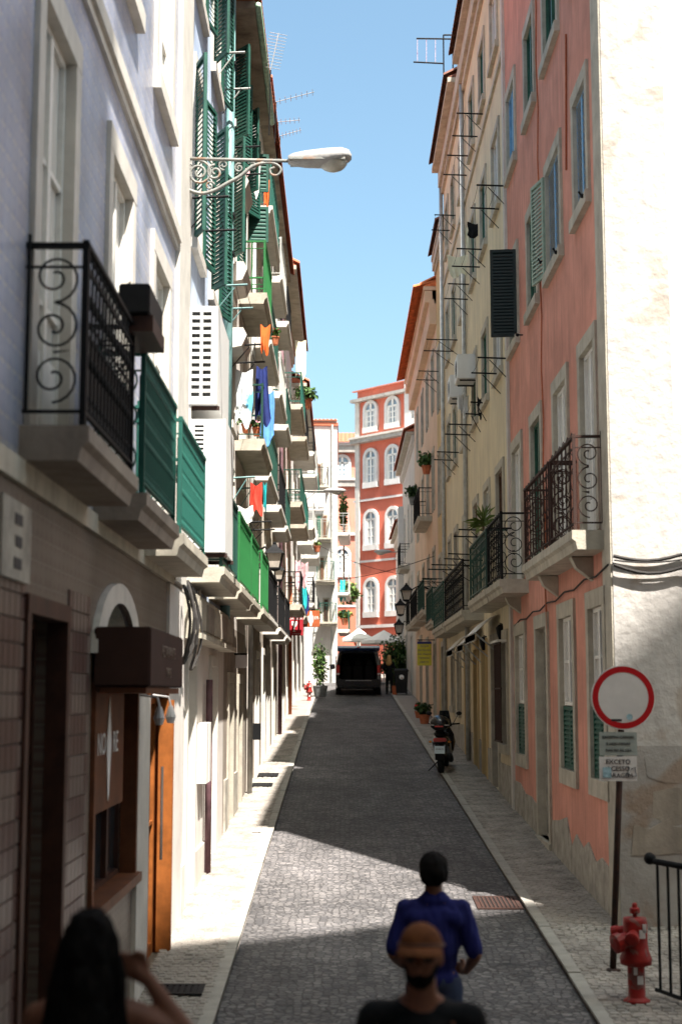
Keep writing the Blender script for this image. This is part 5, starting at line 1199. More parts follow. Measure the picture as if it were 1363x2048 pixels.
for s in (-1, 1): gs.ball(o + Vector((s * .033, .093, 1.665)), (.030, .012, .021), 10, 7)
gs.tube([o + Vector((-.076, .02, 1.668)), o + Vector((-.06, .085, 1.67)), o + Vector((0, .104, 1.672)), o + Vector((.06, .085, 1.67)), o + Vector((.076, .02, 1.668))], .004, 5); gs.build('sunglasses', 'black_plastic', CP, smooth=True)
CP.rotation_euler.z = R(172); CP.scale = (1.0, 1.0, 1.0)
# --- person with long dark hair, one hand raised to it
dW = 5.25; hx = at(180, 1900, dW).x; gw = .44 + 3 * 1.32 / 9.
WP = thing('person', (hx, dW, gw), 'person with long dark hair and bare shoulders raising a hand to it', 'person')
arms = {-1: ((-.25, .02, 1.13), (-.22, .10, .90), (0, .2, -.9), (.2, .9, 0), (.4, .4, 0)), 1: ((.375, .02, 1.30), (.20, .05, 1.53), (-.75, -.1, .55), (.5, .0, .8), (-.1, -.6, -.2))}
mv = person_parts(WP, (hx, dW, gw), base_caps(arms, f=.92), 'skin_tan', .0085)
blob('top', mv([('e', (0, 0, 1.10), (.156, .11, .14)), ('e', (0, .0, 1.26), (.172, .120, .13)), ('e', (0, 0, .96), (.172, .118, .11)), ('c', (-.1, -.02, 1.3), .03, (-.085, 0, 1.46), .02), ('c', (.1, -.02, 1.3), .03, (.085, 0, 1.46), .02)]), 'cloth_black', WP, .012)
blob('trousers', mv(leg_caps()), 'jeans', WP, .014); blob('shoes', mv(shoe_caps()), 'black_plastic', WP, .012)
hc = [('e', (0, -.005, 1.70), (.092, .102, .085)), ('e', (0, -.04, 1.63), (.098, .085, .11)), ('e', (0, -.07, 1.50), (.115, .07, .15)), ('e', (0, -.105, 1.36), (.12, .055, .16)), ('e', (0, -.12, 1.24), (.10, .04, .12)), ('c', (-.085, .01, 1.62), .03, (-.11, -.02, 1.42), .03), ('c', (.085, .01, 1.62), .03, (.11, -.03, 1.44), .028)]
ho = blob('hair', mv(hc), 'hair_black', WP, .011, 2, disp=.022)
stn = MB(); rnd = random.Random(4); ow = Vector((hx, dW, gw))
for i in range(90):
    a = rnd.uniform(math.pi * .95, math.pi * 2.05); x, y = math.cos(a), math.sin(a)
    stn.tube([ow + Vector(q) for q in ((.06 * x, .06 * y, 1.76), (.098 * x, .10 * y - .01, 1.68), (.118 * x + rnd.uniform(-.015, .02), .078 * y - .05, 1.52), (.128 * x + rnd.uniform(-.025, .03), .05 * y - .105, 1.36), (.11 * x + rnd.uniform(-.02, .02), .035 * y - .125, 1.20 + rnd.uniform(-.06, .06)))], [.003, .004, .004, .004, .002], 4)
tag(stn.build('hair_strands', 'hair_black', ho, smooth=True), kind='stuff')
# --- far figures
def far_person(px, d, H, label, hair, top, legm, heading, long_hair=False, zo=0.):
    x = at(px, 1380, d).x; z = g(d) + zo; t = thing('person', (x, d, z), label, 'person')
    arms = {s: ((s * .25, .02, 1.13), (s * .17, .2, 1.05), (-s * .2, .9, .1), (0, 0, 1), (-s * .5, .2, 0)) for s in (-1, 1)}
    mv = person_parts(t, (x, d, z), base_caps(arms, f=.95), 'skin', .016)
    blob('top', mv(torso_caps(.97) + [('c', (s * .18, 0, 1.41), .066, arms[s][0], .055) for s in (-1, 1)] + [('c', arms[s][0], .05, Vector(arms[s][0]).lerp(Vector(arms[s][1]), .8), .045) for s in (-1, 1)]), top, t, .018)
    blob('trousers', mv(leg_caps()), legm, t, .018); blob('shoes', mv(shoe_caps()), 'black_plastic', t, .018)
    hc = [('e', (0, -.005, 1.70), (.088, .10, .085)), ('e', (0, -.035, 1.65), (.09, .08, .1))]
    if long_hair: hc += [('e', (0, -.07, 1.52), (.13, .07, .16)), ('e', (0, -.10, 1.40), (.14, .055, .12))]
    blob('hair', mv(hc), hair, t, .016, 3, disp=.008)
    t.rotation_euler.z = heading; t.scale = (H / 1.77,) * 3
far_person(778, 62.3, 1.66, 'person with long blond hair in black standing behind the van', 'hair_blond', 'cloth_black', 'cloth_black', R(-12), True)
far_person(711, 79, 1.72, 'person in a red top under the white parasols', 'hair_black', 'cloth_red', 'jeans', R(200), zo=.35)

# ------------------------------------------------------------------ black van with its tailgate up
vx, vy = at(716, 1380, 62).x, 61.4; vg = g(62.5)
VN = thing('van', (vx, vy + 2.5, vg), 'black passenger van parked with its tailgate raised', 'van')
def vring(y, w, zb, zt, tum, n=4, sh=0.):
    hw = w / 2; r = .1; pts = [(-hw * .96, zb), (-hw, zb + .18), (-hw, zb + (zt - zb) * .52), (-hw * tum - r * .1, zt - .16), (-hw * tum + r * .7, zt - .03), (0, zt), (hw * tum - r * .7, zt - .03), (hw * tum + r * .1, zt - .16), (hw, zb + (zt - zb) * .52), (hw, zb + .18), (hw * .96, zb)]
    return [Vector((vx + x, vy + y, vg + z)) for x, z in pts]
body = MB(); secs = [vring(.0, 1.86, .30, 1.84, .86), vring(.12, 1.92, .24, 1.90, .86), vring(1.4, 1.93, .22, 1.92, .87), vring(3.0, 1.93, .22, 1.92, .87), vring(3.7, 1.92, .22, 1.82, .86), vring(4.25, 1.90, .22, 1.22, .95), vring(4.95, 1.78, .26, 1.02, .95), vring(5.1, 1.6, .32, .8, .95)]
n = 11; vs = [p for s in secs for p in s]
fs = [(i * n + k, i * n + (k + 1) % n, (i + 1) * n + (k + 1) % n, (i + 1) * n + k) for i in range(len(secs) - 1) for k in range(n)] + [tuple(range((len(secs) - 1) * n, len(secs) * n))]
# rear opening: rim, then the load space
def scl(s, kx, z0, z1): 
    out = []
    for p in s: out.append(Vector((vx + (p.x - vx) * kx, p.y + .03, vg + max(z0, min(z1, p.z - vg)))))
    return out
inner = scl(secs[0], .86, .62, 1.74); k0 = len(vs); vs += inner; deep = [p + Vector((0, 1.9, 0)) for p in inner]; k1 = len(vs); vs += deep
fs += [(k, (k + 1) % n, k0 + (k + 1) % n, k0 + k) for k in range(n)]
body.add(vs, fs); body.build('body', 'van_paint', VN, smooth=False)
body = MB(); body.add(inner + deep, [(k, (k + 1) % n, n + (k + 1) % n, n + k) for k in range(n)] + [tuple(range(n, 2 * n))]); body.build('load_space', 'shade_black', VN)
for sx in (-.5, 0, .5):
    s = MB().box(vx + sx - .2, vx + sx + .2, vy + 1.2, vy + 1.32, vg + .65, vg + 1.22).build('seat', 'black_plastic', VN, bevel=.03); MB().box(vx + sx - .12, vx + sx + .12, vy + 1.2, vy + 1.28, vg + 1.25, vg + 1.45).build('headrest', 'rubber', s, bevel=.03)
tg = MB().prism([(vx, vy + .1, vg + 1.88), (vx, vy - 1.0, vg + 2.0), (vx, vy - 1.06, vg + 1.90), (vx, vy - .9, vg + 1.84), (vx, vy + .02, vg + 1.78)], (-.88, 0, 0), (.88, 0, 0)).build('tailgate', 'van_sky_sheen', VN, bevel=.02)
MB().box(vx - .06, vx + .02, vy - 1.075, vy - 1.05, vg + 1.91, vg + 1.95).build('brake_light', 'tail_red', tg); MB().box(vx + .03, vx + .09, vy - 1.075, vy - 1.05, vg + 1.91, vg + 1.96).build('catch', 'chrome', tg)
for sx in (-1, 1):
    tl_ = MB().box(vx + sx * .86 - .07, vx + sx * .86 + .07, vy - .03, vy + .1, vg + .80, vg + 1.22).build('tail_light', 'tail_red', VN, bevel=.015); MB().box(vx + sx * .86 - .06, vx + sx * .86 + .06, vy - .034, vy + .0, vg + .82, vg + .88).build('reverse_light', 'sign_white', tl_)
    MB().prism([(vx + sx * .985, vy + 3.45, vg + 1.12), (vx + sx * 1.2, vy + 3.45, vg + 1.10), (vx + sx * 1.2, vy + 3.45, vg + 1.32), (vx + sx * 1.0, vy + 3.45, vg + 1.34)], (0, 0, 0), (0, .12, 0)).build('mirror', 'van_paint', VN, bevel=.02)
    MB().box(vx + sx * .945 - .02, vx + sx * .945 + .02, vy + .9, vy + 3.3, vg + 1.12, vg + 1.62).build('side_window', 'glass', VN)
    for yy in (.95, 4.05):
        w = MB().lathe([(.335, -.11), (.345, -.08), (.345, .08), (.335, .11)], (vx + sx * .84, vy + yy, vg + .335), 24, 'x').build('wheel', 'tyre', VN); MB().lathe([(.2, -.115), (.22, .115)], (vx + sx * .845, vy + yy, vg + .335), 16, 'x').build('rim', 'chrome', w)
bp = MB().box(vx - .93, vx + .93, vy - .12, vy + .1, vg + .36, vg + .62).build('rear_bumper', 'van_paint', VN, bevel=.03); MB().box(vx - .55, vx + .55, vy - .13, vy - .1, vg + .56, vg + .585).build('bumper_strip', 'chrome', bp); MB().box(vx - .62, vx + .62, vy - .10, vy, vg + .27, vg + .355).build('valance', 'black_plastic', bp)
for sx in (-.75, .75): MB().box(vx + sx - .02, vx + sx + .02, vy + .6, vy + 2.9, vg + 1.93, vg + 1.98).build('roof_rail', 'iron', VN)

# ------------------------------------------------------------------ motor scooter parked half on the pavement
sx, sy = at(885, 1540, 31.4).x, 31.0; sg = g(31.6) + .03
SC = thing('motor_scooter', (sx, sy + .6, sg), 'black motor scooter with top box parked by the yellow house', 'scooter')
q = lambda x, y, z: Vector((sx + x, sy + y, sg + z))
for yy, r in ((.22, .27), (1.62, .27)):
    w = MB(); w.lathe([(r * .72, -.065), (r * .95, -.06), (r, -.02), (r, .02), (r * .95, .06), (r * .72, .065)], q(0, yy, .27), 24, 'x'); wo = w.build('wheel', 'tyre', SC, smooth=True); MB().lathe([(r * .7, -.04), (r * .7, .04)], q(0, yy, .27), 16, 'x').build('rim', 'black_plastic', wo)
def srings(rs): return [[q(w * math.cos(2 * math.pi * k / 12), y, zc + h * math.sin(2 * math.pi * k / 12)) for k in range(12)] for y, zc, w, h in rs]
loft(srings([(-.08, .66, .05, .05), (.0, .68, .13, .11), (.25, .64, .19, .18), (.6, .58, .2, .22), (.9, .40, .19, .12), (1.2, .42, .2, .14), (1.35, .62, .24, .34), (1.5, .66, .2, .36), (1.62, .74, .12, .25)]), 'van_paint', 'fairing', SC)
loft(srings([(.0, .80, .10, .04), (.2, .82, .15, .06), (.6, .80, .16, .07), (.85, .74, .12, .06), (.95, .72, .06, .03)]), 'rubber', 'seat', SC)
tb = loft(srings([(-.24, 1.02, .10, .08), (-.20, 1.03, .19, .13), (-.05, 1.05, .22, .17), (.12, 1.05, .21, .165), (.2, 1.03, .14, .12)]), 'van_paint', 'top_box', SC); MB().box(sx - .205, sx + .205, sy - .235, sy + .1, sg + 1.005, sg + 1.02).build('lid_seam', 'chrome', tb); MB().box(sx - .09, sx + .09, sy - .258, sy - .24, sg + .97, sg + 1.0).build('reflector', 'tail_red', tb)
MB().box(sx - .09, sx + .09, sy - .12, sy + .15, sg + .86, sg + .89).build('carrier', 'iron', SC)
MB().box(sx - .14, sx + .14, sy - .12, sy - .05, sg + .66, sg + .74).build('tail_light', 'tail_red', SC, bevel=.015)
for s in (-1, 1): MB().ball(q(s * .2, -.04, .66), (.035, .03, .025), 8, 6).build('indicator', 'tail_orange', SC)
pl_ = MB().prism([q(-.11, -.17, .42), q(.11, -.17, .42), q(.11, -.13, .60), q(-.11, -.13, .60)], (0, 0, 0), (0, .012, 0)).build('number_plate', 'plate_white', SC); text('34-BG-71', .045, 'ink', pl_, q(0, -.157, .51), (R(78), 0, 0))
MB().prism([q(-.10, -.16, .60), q(.10, -.16, .60), q(.10, -.10, .28), q(-.10, -.10, .28)], (0, .02, 0), (0, .04, 0)).build('mudguard', 'black_plastic', SC)
MB().tube([q(.2, .75, .25), q(.2, .35, .28), q(.21, -.1, .38)], [.03, .065, .06], 12).build('exhaust', 'black_plastic', SC, smooth=True)
MB().tube([q(-.34, 1.22, 1.02), q(-.15, 1.35, 1.0), q(.15, 1.35, 1.0), q(.34, 1.22, 1.02)], .017, 8).build('handlebar', 'iron', SC, smooth=True)
MB().prism([q(-.16, 1.5, .95), q(.16, 1.5, .95), q(.10, 1.36, 1.3), q(-.10, 1.36, 1.3)], (0, 0, 0), (0, .012, 0)).build('windscreen', 'glass', SC)
for s in (-1, 1):
    m_ = MB().tube([q(s * .2, 1.3, 1.02), q(s * .3, 1.28, 1.2)], .008, 5).build('mirror_stem', 'iron', SC); MB().ball(q(s * .33, 1.28, 1.24), (.065, .02, .045), 10, 7).build('mirror', 'black_plastic', m_)
MB().tube([q(-.1, .7, .22), q(-.3, .62, .02)], .014, 6).build('side_stand', 'iron', SC)
SC.rotation_euler.z = R(-8)
# ------------------------------------------------------------------ clothes brackets
def clothes_bracket(px_in, py, px_out, label, m='iron', side='R', lines=True):
    X = 3.0 if side == 'R' else -1.8; F = FR if side == 'R' else FL
    u, z = on_x(px_in, py, X); out = abs(X - at(px_out, py, u).x); out = max(.25, min(1.0, out))
    t = thing('clothes_bracket', F.p(u, z, 0), label, 'clothes rack', 'clothes brackets on the facades')
    for k, du in enumerate((0, 1.25)):
        MB().tube([F.p(u + du, z, 0), F.p(u + du, z + .02, out)], .016, 6).build('arm', m, t)
        MB().tube([F.p(u + du, z - .38, .01), F.p(u + du, z - .02, out * .62)], .009, 5).build('strut', m, t)
    if lines:
        for i in range(3): MB().tube([F.p(u, z + .02, out * (.35 + .3 * i)), F.p(u + .6, z - .02, out * (.35 + .3 * i)), F.p(u + 1.25, z + .02, out * (.35 + .3 * i))], .004, 4).build('line', 'cable', t)
    return t
RBK = [(965, 228, 912, 'clothes bracket under the top eave of the yellow house'), (942, 312, 893, 'clothes bracket below a top floor window of yellow house'), (1012, 372, 952, 'clothes bracket beside the pink wall, above the dark shutter'), (910, 431, 868, 'clothes bracket near the far cornice of yellow house'), (970, 499, 912, 'clothes bracket over the hanging dark jacket'), (944, 569, 895, 'clothes bracket carrying the yellow sheet'),
       (914, 680, 852, 'long clothes bracket near the orange eave'), (878, 743, 836, 'clothes bracket low under the orange eave'), (1016, 717, 954, 'clothes bracket beside the pink wall below the shutter'), (950, 850, 897, 'clothes bracket holding white linen'), (972, 806, 940, 'clothes bracket holding black underwear'), (917, 905, 873, 'clothes bracket level with a brown window'),
       (942, 1109, 895, 'clothes bracket at the railings of green balcony'), (942, 1131, 862, 'longest clothes bracket over the black balcony'), (889, 1158, 843, 'clothes bracket above the first lantern'), (982, 1061, 916, 'clothes bracket in front of the spiky plant')]
for q_ in RBK: clothes_bracket(*q_)
LBK = [(461, 691, 522, 'clothes bracket with an orange flag on the left facade'), (429, 572, 495, 'teal clothes bracket at the foot of green shutters', 'pipe_teal'), (465, 956, 510, 'teal clothes bracket above the red cloth', 'pipe_teal'), (477, 1045, 543, 'clothes bracket holding white linen over green balcony'), (380, 396, 458, 'black clothes bracket under the street lamp'), (460, 295, 519, 'black clothes bracket above the hanging white shirt'), (430, 107, 490, 'grey clothes bracket by the top of the downpipe', 'pipe_grey')]
for q_ in LBK: clothes_bracket(*q_[:4], m=q_[4] if len(q_) > 4 else 'iron', side='L')
from mathutils import noise as _nz
NOISE = _nz.noise
# ------------------------------------------------------------------ laundry
def cloth(px0, px1, py0, py1, d, m, label, taper=1., skew=0., folds=3, name='laundry', cat='laundry', seed=0, fold_amp=.035):
    a, b = at(px0, py1, d), at(px1, py0, d); rnd = random.Random(seed + px0); nx, nz = 12, 10; vs = []
    ph = rnd.uniform(0, 6)
    for th in (0, 1):
        for j in range(nz + 1):
            v = j / nz; w = 1 + (taper - 1) * v
            for i in range(nx + 1):
                u = i / nx - .5; x = (a.x + b.x) / 2 + u * (b.x - a.x) * w + skew * v * (b.x - a.x); z = b.z + (a.z - b.z) * v * (1 + .12 * math.sin(u * 7 + ph)) - .03 * (1 - v) * math.cos(u * 6.28)
                y = d + 1.6 * fold_amp * NOISE(Vector((u * folds * 2.4 + ph, v * 1.1 + seed, px0 * .37))) * (.4 + v) + th * .006; x += .25 * (b.x - a.x) * NOISE(Vector((v * 2.2, ph, px0 * .11))) * v; vs.append((x, y, z))
    k = (nx + 1) * (nz + 1); fs = []
    for th in (0, k): fs += [(th + j * (nx + 1) + i, th + j * (nx + 1) + i + 1, th + (j + 1) * (nx + 1) + i + 1, th + (j + 1) * (nx + 1) + i) for j in range(nz) for i in range(nx)]
    return tag(MB().add(vs, fs).build(name, m, None, smooth=True), label, cat, None)
LD = [(520, 541, 652, 706, 24.2, 'cloth_orange', 'orange flag hung from a bracket on left facade', .7), (512, 534, 735, 842, 24.6, 'cloth_navy', 'navy dress hanging on the left facade', 1.5), (524, 548, 785, 882, 25.0, 'cloth_blue', 'bright blue skirt hanging below the navy dress', 1.2), (470, 506, 742, 846, 23.6, 'cloth_aqua', 'white and aqua dyed cloth on the left facade', .9),
      (500, 524, 968, 1026, 24.4, 'cloth_red', 'red and orange cloth hanging on left facade', 1.0), (526, 533, 968, 1020, 24.6, 'cloth_teal', 'narrow teal cloth next to the red one', 1.0), (474, 506, 1014, 1044, 23.2, 'cloth_white', 'bunched white linen over the green balcony', 1.1), (503, 521, 334, 392, 25.6, 'cloth_white', 'white shirt hanging under the eave', .6), (527, 539, 362, 412, 27.4, 'cloth_orange', 'small orange cloth near the white shirt', .8), (488, 500, 322, 350, 25.2, 'cloth_pink', 'pinkish cloth hung beside the white shirt', 1.),
      (590, 612, 682, 752, 47, 'cloth_cream', 'cream sheet hanging from the rose house', .9), (590, 600, 1122, 1180, 44, 'cloth_pink', 'pink patterned cloth on the rose house balcony', 1.), (602, 616, 1126, 1176, 44.6, 'cloth_pink', 'wide pink patterned cloth next to the narrower one', 1.), (604, 613, 1176, 1214, 44.2, 'cloth_teal', 'teal towel over the crimson sign', 1.), (610, 618, 1190, 1226, 44.4, 'cloth_navy', 'navy towel beside the teal one', 1.), (620, 634, 1062, 1100, 58, 'cloth_white', 'white sheet on the pale house balcony', .6), (680, 690, 1160, 1200, 76, 'cloth_teal', 'teal sheet on the white gable house balcony', 1.2),
      (934, 966, 446, 474, 30.8, 'cloth_black', 'dark jacket slung on a yellow house bracket', 1.), (930, 940, 455, 500, 31.6, 'cloth_cream', 'cream garment behind the dark jacket', 1.), (893, 934, 512, 552, 33.0, 'cloth_cream', 'yellowish sheet spread on a yellow house bracket', .8), (954, 964, 796, 836, 30.5, 'cloth_black', 'black underwear hanging on the yellow house', .7), (914, 926, 788, 822, 32.5, 'cloth_white', 'white linen hanging on the yellow house', 1.), (926, 936, 792, 832, 32.2, 'cloth_white', 'second white linen next to the first on yellow house', .8)]
for q_ in LD: cloth(*q_)
# ------------------------------------------------------------------ plants
def pot_plant(px, py_base, d, h, r, label, potm='terracotta', leafm='leaf', n=160, size=.09, pot=.18, flowers=None, name='potted_plant', cat='plant', long=2.2):
    c = at(px, py_base, d); t = thing(name, c, label, cat)
    MB().lathe([(pot * .68, 0), (pot, pot * 1.5), (pot * 1.08, pot * 1.5), (pot * 1.08, pot * 1.7), (pot * .9, pot * 1.7)], c, 14).build('pot', potm, t, smooth=False)
    MB().tube([c + Vector((0, 0, pot * 1.5)), c + Vector((.02, 0, pot * 1.5 + h * .5))], .02, 5).build('stem', 'stem', t)
    tag(leaves_mesh(n, c + Vector((0, 0, pot * 1.6 + h * .5)), (r, r, h * .55), size, int(px), long=long).build('foliage', leafm, t), kind='stuff')
    if flowers: tag(leaves_mesh(n // 5, c + Vector((0, 0, pot * 1.6 + h * .7)), (r, r, h * .45), size * .7, int(px) + 1, long=1.6).build('blossom', flowers, t), kind='stuff')
pot_plant(549, 690, 29.5, .22, .13, 'red geranium on the balcony of cream house', pot=.10, n=90, size=.07, flowers='flower_red')
pot_plant(612, 818, 49, .5, .45, 'leafy plant in a clay pot high on the rose house', pot=.2, n=200, size=.2, long=3.5)
pot_plant(634, 1104, 58, .25, .2, 'small potted plant on a far left balcony', pot=.14, n=80, size=.1, leafm='leaf_light')
pot_plant(493, 866, 24.8, .14, .16, 'white flowering plant in front of the hanging dresses', pot=.09, n=90, size=.06, flowers='cloth_white'); pot_plant(514, 872, 26.0, .14, .16, 'pale flowering plant behind the blue skirt', pot=.09, n=90, size=.06, flowers='cloth_pink')
pot_plant(848, 1448, 45.0, .4, .25, 'bushy plant in a clay pot on the right pavement', pot=.17, n=200, size=.1, leafm='leaf_dark'); pot_plant(838, 1438, 47.5, .3, .2, 'smaller clay potted plant behind the bushy one', pot=.15, n=120, size=.1, flowers='flower_red')
pot_plant(852, 948, 47.5, .5, .32, 'green shrub above the upper balcony of peach house', pot=.16, n=260, size=.14); pot_plant(826, 1010, 56, .5, .3, 'dark trailing plant on the pale wall', pot=.18, n=200, size=.14, leafm='leaf_dark', potm='pot_grey'); pot_plant(632, 1240, 52, .22, .2, 'round red flowers in a pot above the orange sign', pot=.12, n=70, size=.1, flowers='flower_red'); pot_plant(689, 1250, 75, .5, .35, 'green plant on the white gable house balcony', pot=.2, n=160, size=.2, leafm='leaf_light')
# spiky plant on the green balcony
c = at(966, 1076, 28.2); t = thing('spiky_plant', c, 'spiky green plant rising over the green balcony rail', 'plant')
MB().lathe([(.09, -.25), (.13, -.02), (.14, 0), (.11, 0)], c, 12).build('pot', 'pot_grey', t); MB().tube([c, c + Vector((0, 0, .3))], .025, 6).build('stem', 'stem', t)
sp_ = MB(); rnd = random.Random(3)
for i in range(60):
    a = rnd.uniform(0, 6.28); e = rnd.uniform(-.2, 1.3); L = rnd.uniform(.3, .45); o = c + Vector((0, 0, rnd.uniform(.2, .38))); d = Vector((math.cos(a) * math.cos(e), math.sin(a) * math.cos(e), math.sin(e))); w = d.cross(Vector((0, 0, 1))).normalized() * .015; e2 = o + d * L - Vector((0, 0, .08))
    sp_.add([o - w, o + w, o + d * L * .6 + w, e2, o + d * L * .6 - w], [(0, 1, 2, 3, 4)])
tag(sp_.build('foliage', 'leaf_light', t), kind='stuff')
# tall climber in the grey tub
c = Vector((at(640, 1380, 59.5).x, 59.5, g(59.5) + .055)); t = thing('potted_climber', c, 'tall leafy climber in a ribbed grey tub on left pavement', 'plant')
MB().lathe([(.22, 0), (.29, .42), (.31, .42), (.31, .46), (.26, .46)], c, 16).build('tub', 'pot_grey', t)
for i in range(12): a = 2 * math.pi * i / 12; MB().tube([c + Vector((.225 * math.cos(a), .225 * math.sin(a), .02)), c + Vector((.293 * math.cos(a), .293 * math.sin(a), .41))], .012, 4).build('rib', 'pot_grey', t)
for x in (-.12, .0, .1): MB().tube([c + Vector((x, 0, .4)), c + Vector((x * 1.4, .02, 1.2)), c + Vector((x * .6, 0, 2.0))], .014, 5).build('stem', 'stem', t)
for k, (m, n_) in enumerate((('leaf', 420), ('leaf_light', 240), ('leaf_dark', 200))): tag(leaves_mesh(n_, c + Vector((.0, 0, 1.32)), (.33, .3, .92), .11, 20 + k, hollow=.1).build('foliage', m, t), kind='stuff')
# round bush and creepers at the end of the street
c = Vector((at(787, 1300, 67).x, 67, g(67))); t = thing('round_bush', c, 'large rounded green bush behind the blond person', 'bush')
for k in range(4): MB().tube([c, c + Vector((.3 * math.cos(k * 1.6), .3 * math.sin(k * 1.6), 1.1))], [.05, .02], 5).build('stem', 'stem', t)
for k, (m, n_) in enumerate((('leaf', 1300), ('leaf_dark', 1000), ('leaf_light', 450))): tag(leaves_mesh(n_, c + Vector((.05, 0, 1.35)), (.78, .75, 1.15), .12, 40 + k, hollow=.45).build('foliage', m, t), kind='stuff')
for (px, py, d, r, n_, lb) in ((686, 1025, 95, (.25, .3, 1.4), 300, 'narrow creeper climbing the salmon wall'), (698, 1185, 90, (.7, .6, .8), 420, 'small tree at the foot of the salmon building')):
    c = at(px, py, d); t = thing('creeper' if py < 1100 else 'small_tree', Vector((c.x, c.y, g(d))), lb, 'plant' if py < 1100 else 'tree')
    MB().tube([Vector((c.x, d, g(d))), c + Vector((.05, 0, -.2)), c + Vector((0, 0, r[2] * .5))], [.09, .06, .02], 6).build('trunk', 'stem', t)
    for k in range(5): MB().tube([c - Vector((0, 0, r[2] * .6)), c + Vector((r[0] * math.cos(k * 1.3), r[1] * math.sin(k * 1.3), r[2] * .4 * math.sin(k)))], [.03, .01], 4).build('limb', 'stem', t)
    for k, m in enumerate(('leaf', 'leaf_light')): tag(leaves_mesh(n_, c, r, .2, 60 + k + px, hollow=.1).build('crown', m, t), kind='stuff')
# terrace wall before the salmon wing
MBw = thing('terrace_wall', (0, 88, g(88)), 'low red terrace wall at the foot of the salmon building', 'wall'); a, b = at(672, 1262, 88), at(714, 1214, 88)
MB().box(a.x - 1.5, b.x - .1, 88, 88.3, g(88) - .2, b.z).build('wall', 'brick_red', MBw); MB().box(a.x - 1.5, b.x - .1, 87.95, 88.35, b.z, b.z + .12).build('coping', 'trim_white', MBw)
# ------------------------------------------------------------------ parasols, bins
def parasol(px0, px1, py_rim, py_top, d, label):
    a, b = at(px0, py_rim, d), at(px1, py_rim, d); c = (a + b) / 2; r = (b.x - a.x) / 2; h = at(px0, py_top, d).z - a.z; n = 8
    t = thing('parasol', Vector((c.x, d, g(d))), label, 'parasol')
    rim = [Vector((c.x + r * math.cos(2 * math.pi * (k + .5) / n) * 1.08, d + r * math.sin(2 * math.pi * (k + .5) / n) * 1.08, a.z)) for k in range(n)]; low = [p - Vector((0, 0, .14)) for p in rim]; top = Vector((c.x, d, a.z + h))
    mid = [p.lerp(top, .5) - Vector((0, 0, h * .08)) for p in rim]
    MB().add(rim + mid + [top] + low, [(k, (k + 1) % n, n + (k + 1) % n, n + k) for k in range(n)] + [(n + k, n + (k + 1) % n, 2 * n) for k in range(n)] + [(k, (k + 1) % n, 2 * n + 1 + (k + 1) % n, 2 * n + 1 + k) for k in range(n)]).build('canopy', 'umbrella', t)
    MB().tube([Vector((c.x, d, g(d))), top], .03, 8).build('pole', 'lamp_alu', t); MB().lathe([(.3, 0), (.3, .08), (.05, .1)], Vector((c.x, d, g(d))), 16).build('base', 'pot_grey', t)
    for k in range(n): MB().tube([top - Vector((0, 0, .1)), rim[k] - Vector((0, 0, .01))], .01, 4).build('rib', 'lamp_alu', t)
parasol(684, 750, 1278, 1256, 74, 'white cafe parasol behind the van'); parasol(722, 812, 1282, 1260, 71.5, 'wider white cafe parasol above the round bush')
def bin_(px, d, label, w=.58, h=1.08):
    x = at(px, 1380, d).x; z = g(d) + .06; t = thing('rubbish_bin', (x, d, z), label, 'bin')
    sq = lambda k, zz, yo=0.: [Vector((x + w / 2 * k * a, d + yo + w / 2 * k * b * 1.2, z + zz)) for a, b in ((-1, -1), (1, -1), (1, 1), (-1, 1))]
    loft([sq(.82, .06), sq(1, h * .88)], 'black_plastic', 'tub', t, smooth=False); loft([sq(1.08, h * .88), sq(1.08, h * .93), sq(.9, h)], 'black_plastic', 'lid', t, smooth=False)
    MB().lathe([(.1, 0), (.1, .01)], (x, d - w * .6, z + .72), 16, 'y').build('emblem', 'ink_white', t); MB().lathe([(.04, 0), (.04, .012)], (x + .01, d - w * .6, z + .68), 10, 'y').build('emblem_dot', 'sign_red', t)
    for s in (-1, 1): MB().lathe([(.1, -.03), (.1, .03)], (x + s * w * .42, d + w * .45, z + .1), 14, 'x').build('wheel', 'tyre', t)
bin_(802, 61.2, 'black wheeled bin with a round white emblem', .55)
MB_ = MB().prism([(at(789, 1380, 61).x + dx, 61, g(61) + .06 + dz) for dx, dz in ((-.1, 0), (.1, 0), (.11, .38), (-.11, .38))], (0, 0, 0), (0, .15, 0)); tag(MB_.build('paper_bag', 'sign_rust'), 'brown carrier bag standing between person and bin', 'bag')
# ------------------------------------------------------------------ shop awnings on the yellow house
def shop_awning(u0, u1, z, out, drop, label):
    t = thing('shop_awning', FR.p(u0, z, 0), label, 'awning'); mb = MB(); n = 8; vs = []
    for k in (0, 1):
        for i in range(n + 1):
            u = u0 + (u1 - u0) * i / n
            for o, dz in ((.05, 0), (out * .5, -drop * .35), (out, -drop), (out, -drop - .12 - .03 * (i % 2))): vs.append(FR.p(u, z + dz - .012 * k, o))
    q0 = (n + 1) * 4
    fs = [(b_ + i * 4 + j, b_ + (i + 1) * 4 + j, b_ + (i + 1) * 4 + j + 1, b_ + i * 4 + j + 1) for b_ in (0, q0) for i in range(n) for j in range(3)]
    mb.add(vs, fs).build('canvas', 'cloth_white', t)
    for u in (u0 + .04, u1 - .04): MB().tube([FR.p(u, z - .75, .02), FR.p(u, z - drop, out)], .016, 6).build('arm', 'pipe_grey', t)
    MB().tube([FR.p(u0, z - drop, out), FR.p(u1, z - drop, out)], .018, 6).build('front_bar', 'pipe_grey', t)
shop_awning(27.4, 29.6, rel(1.52), .48, .36, 'white canvas awning on the yellow house nearest the pink one'); shop_awning(30.9, 32.4, rel(1.42), .42, .34, 'middle white canvas awning on the yellow house'); shop_awning(33.8, 35.6, rel(1.4), .42, .34, 'white canvas awning above the parked scooter')
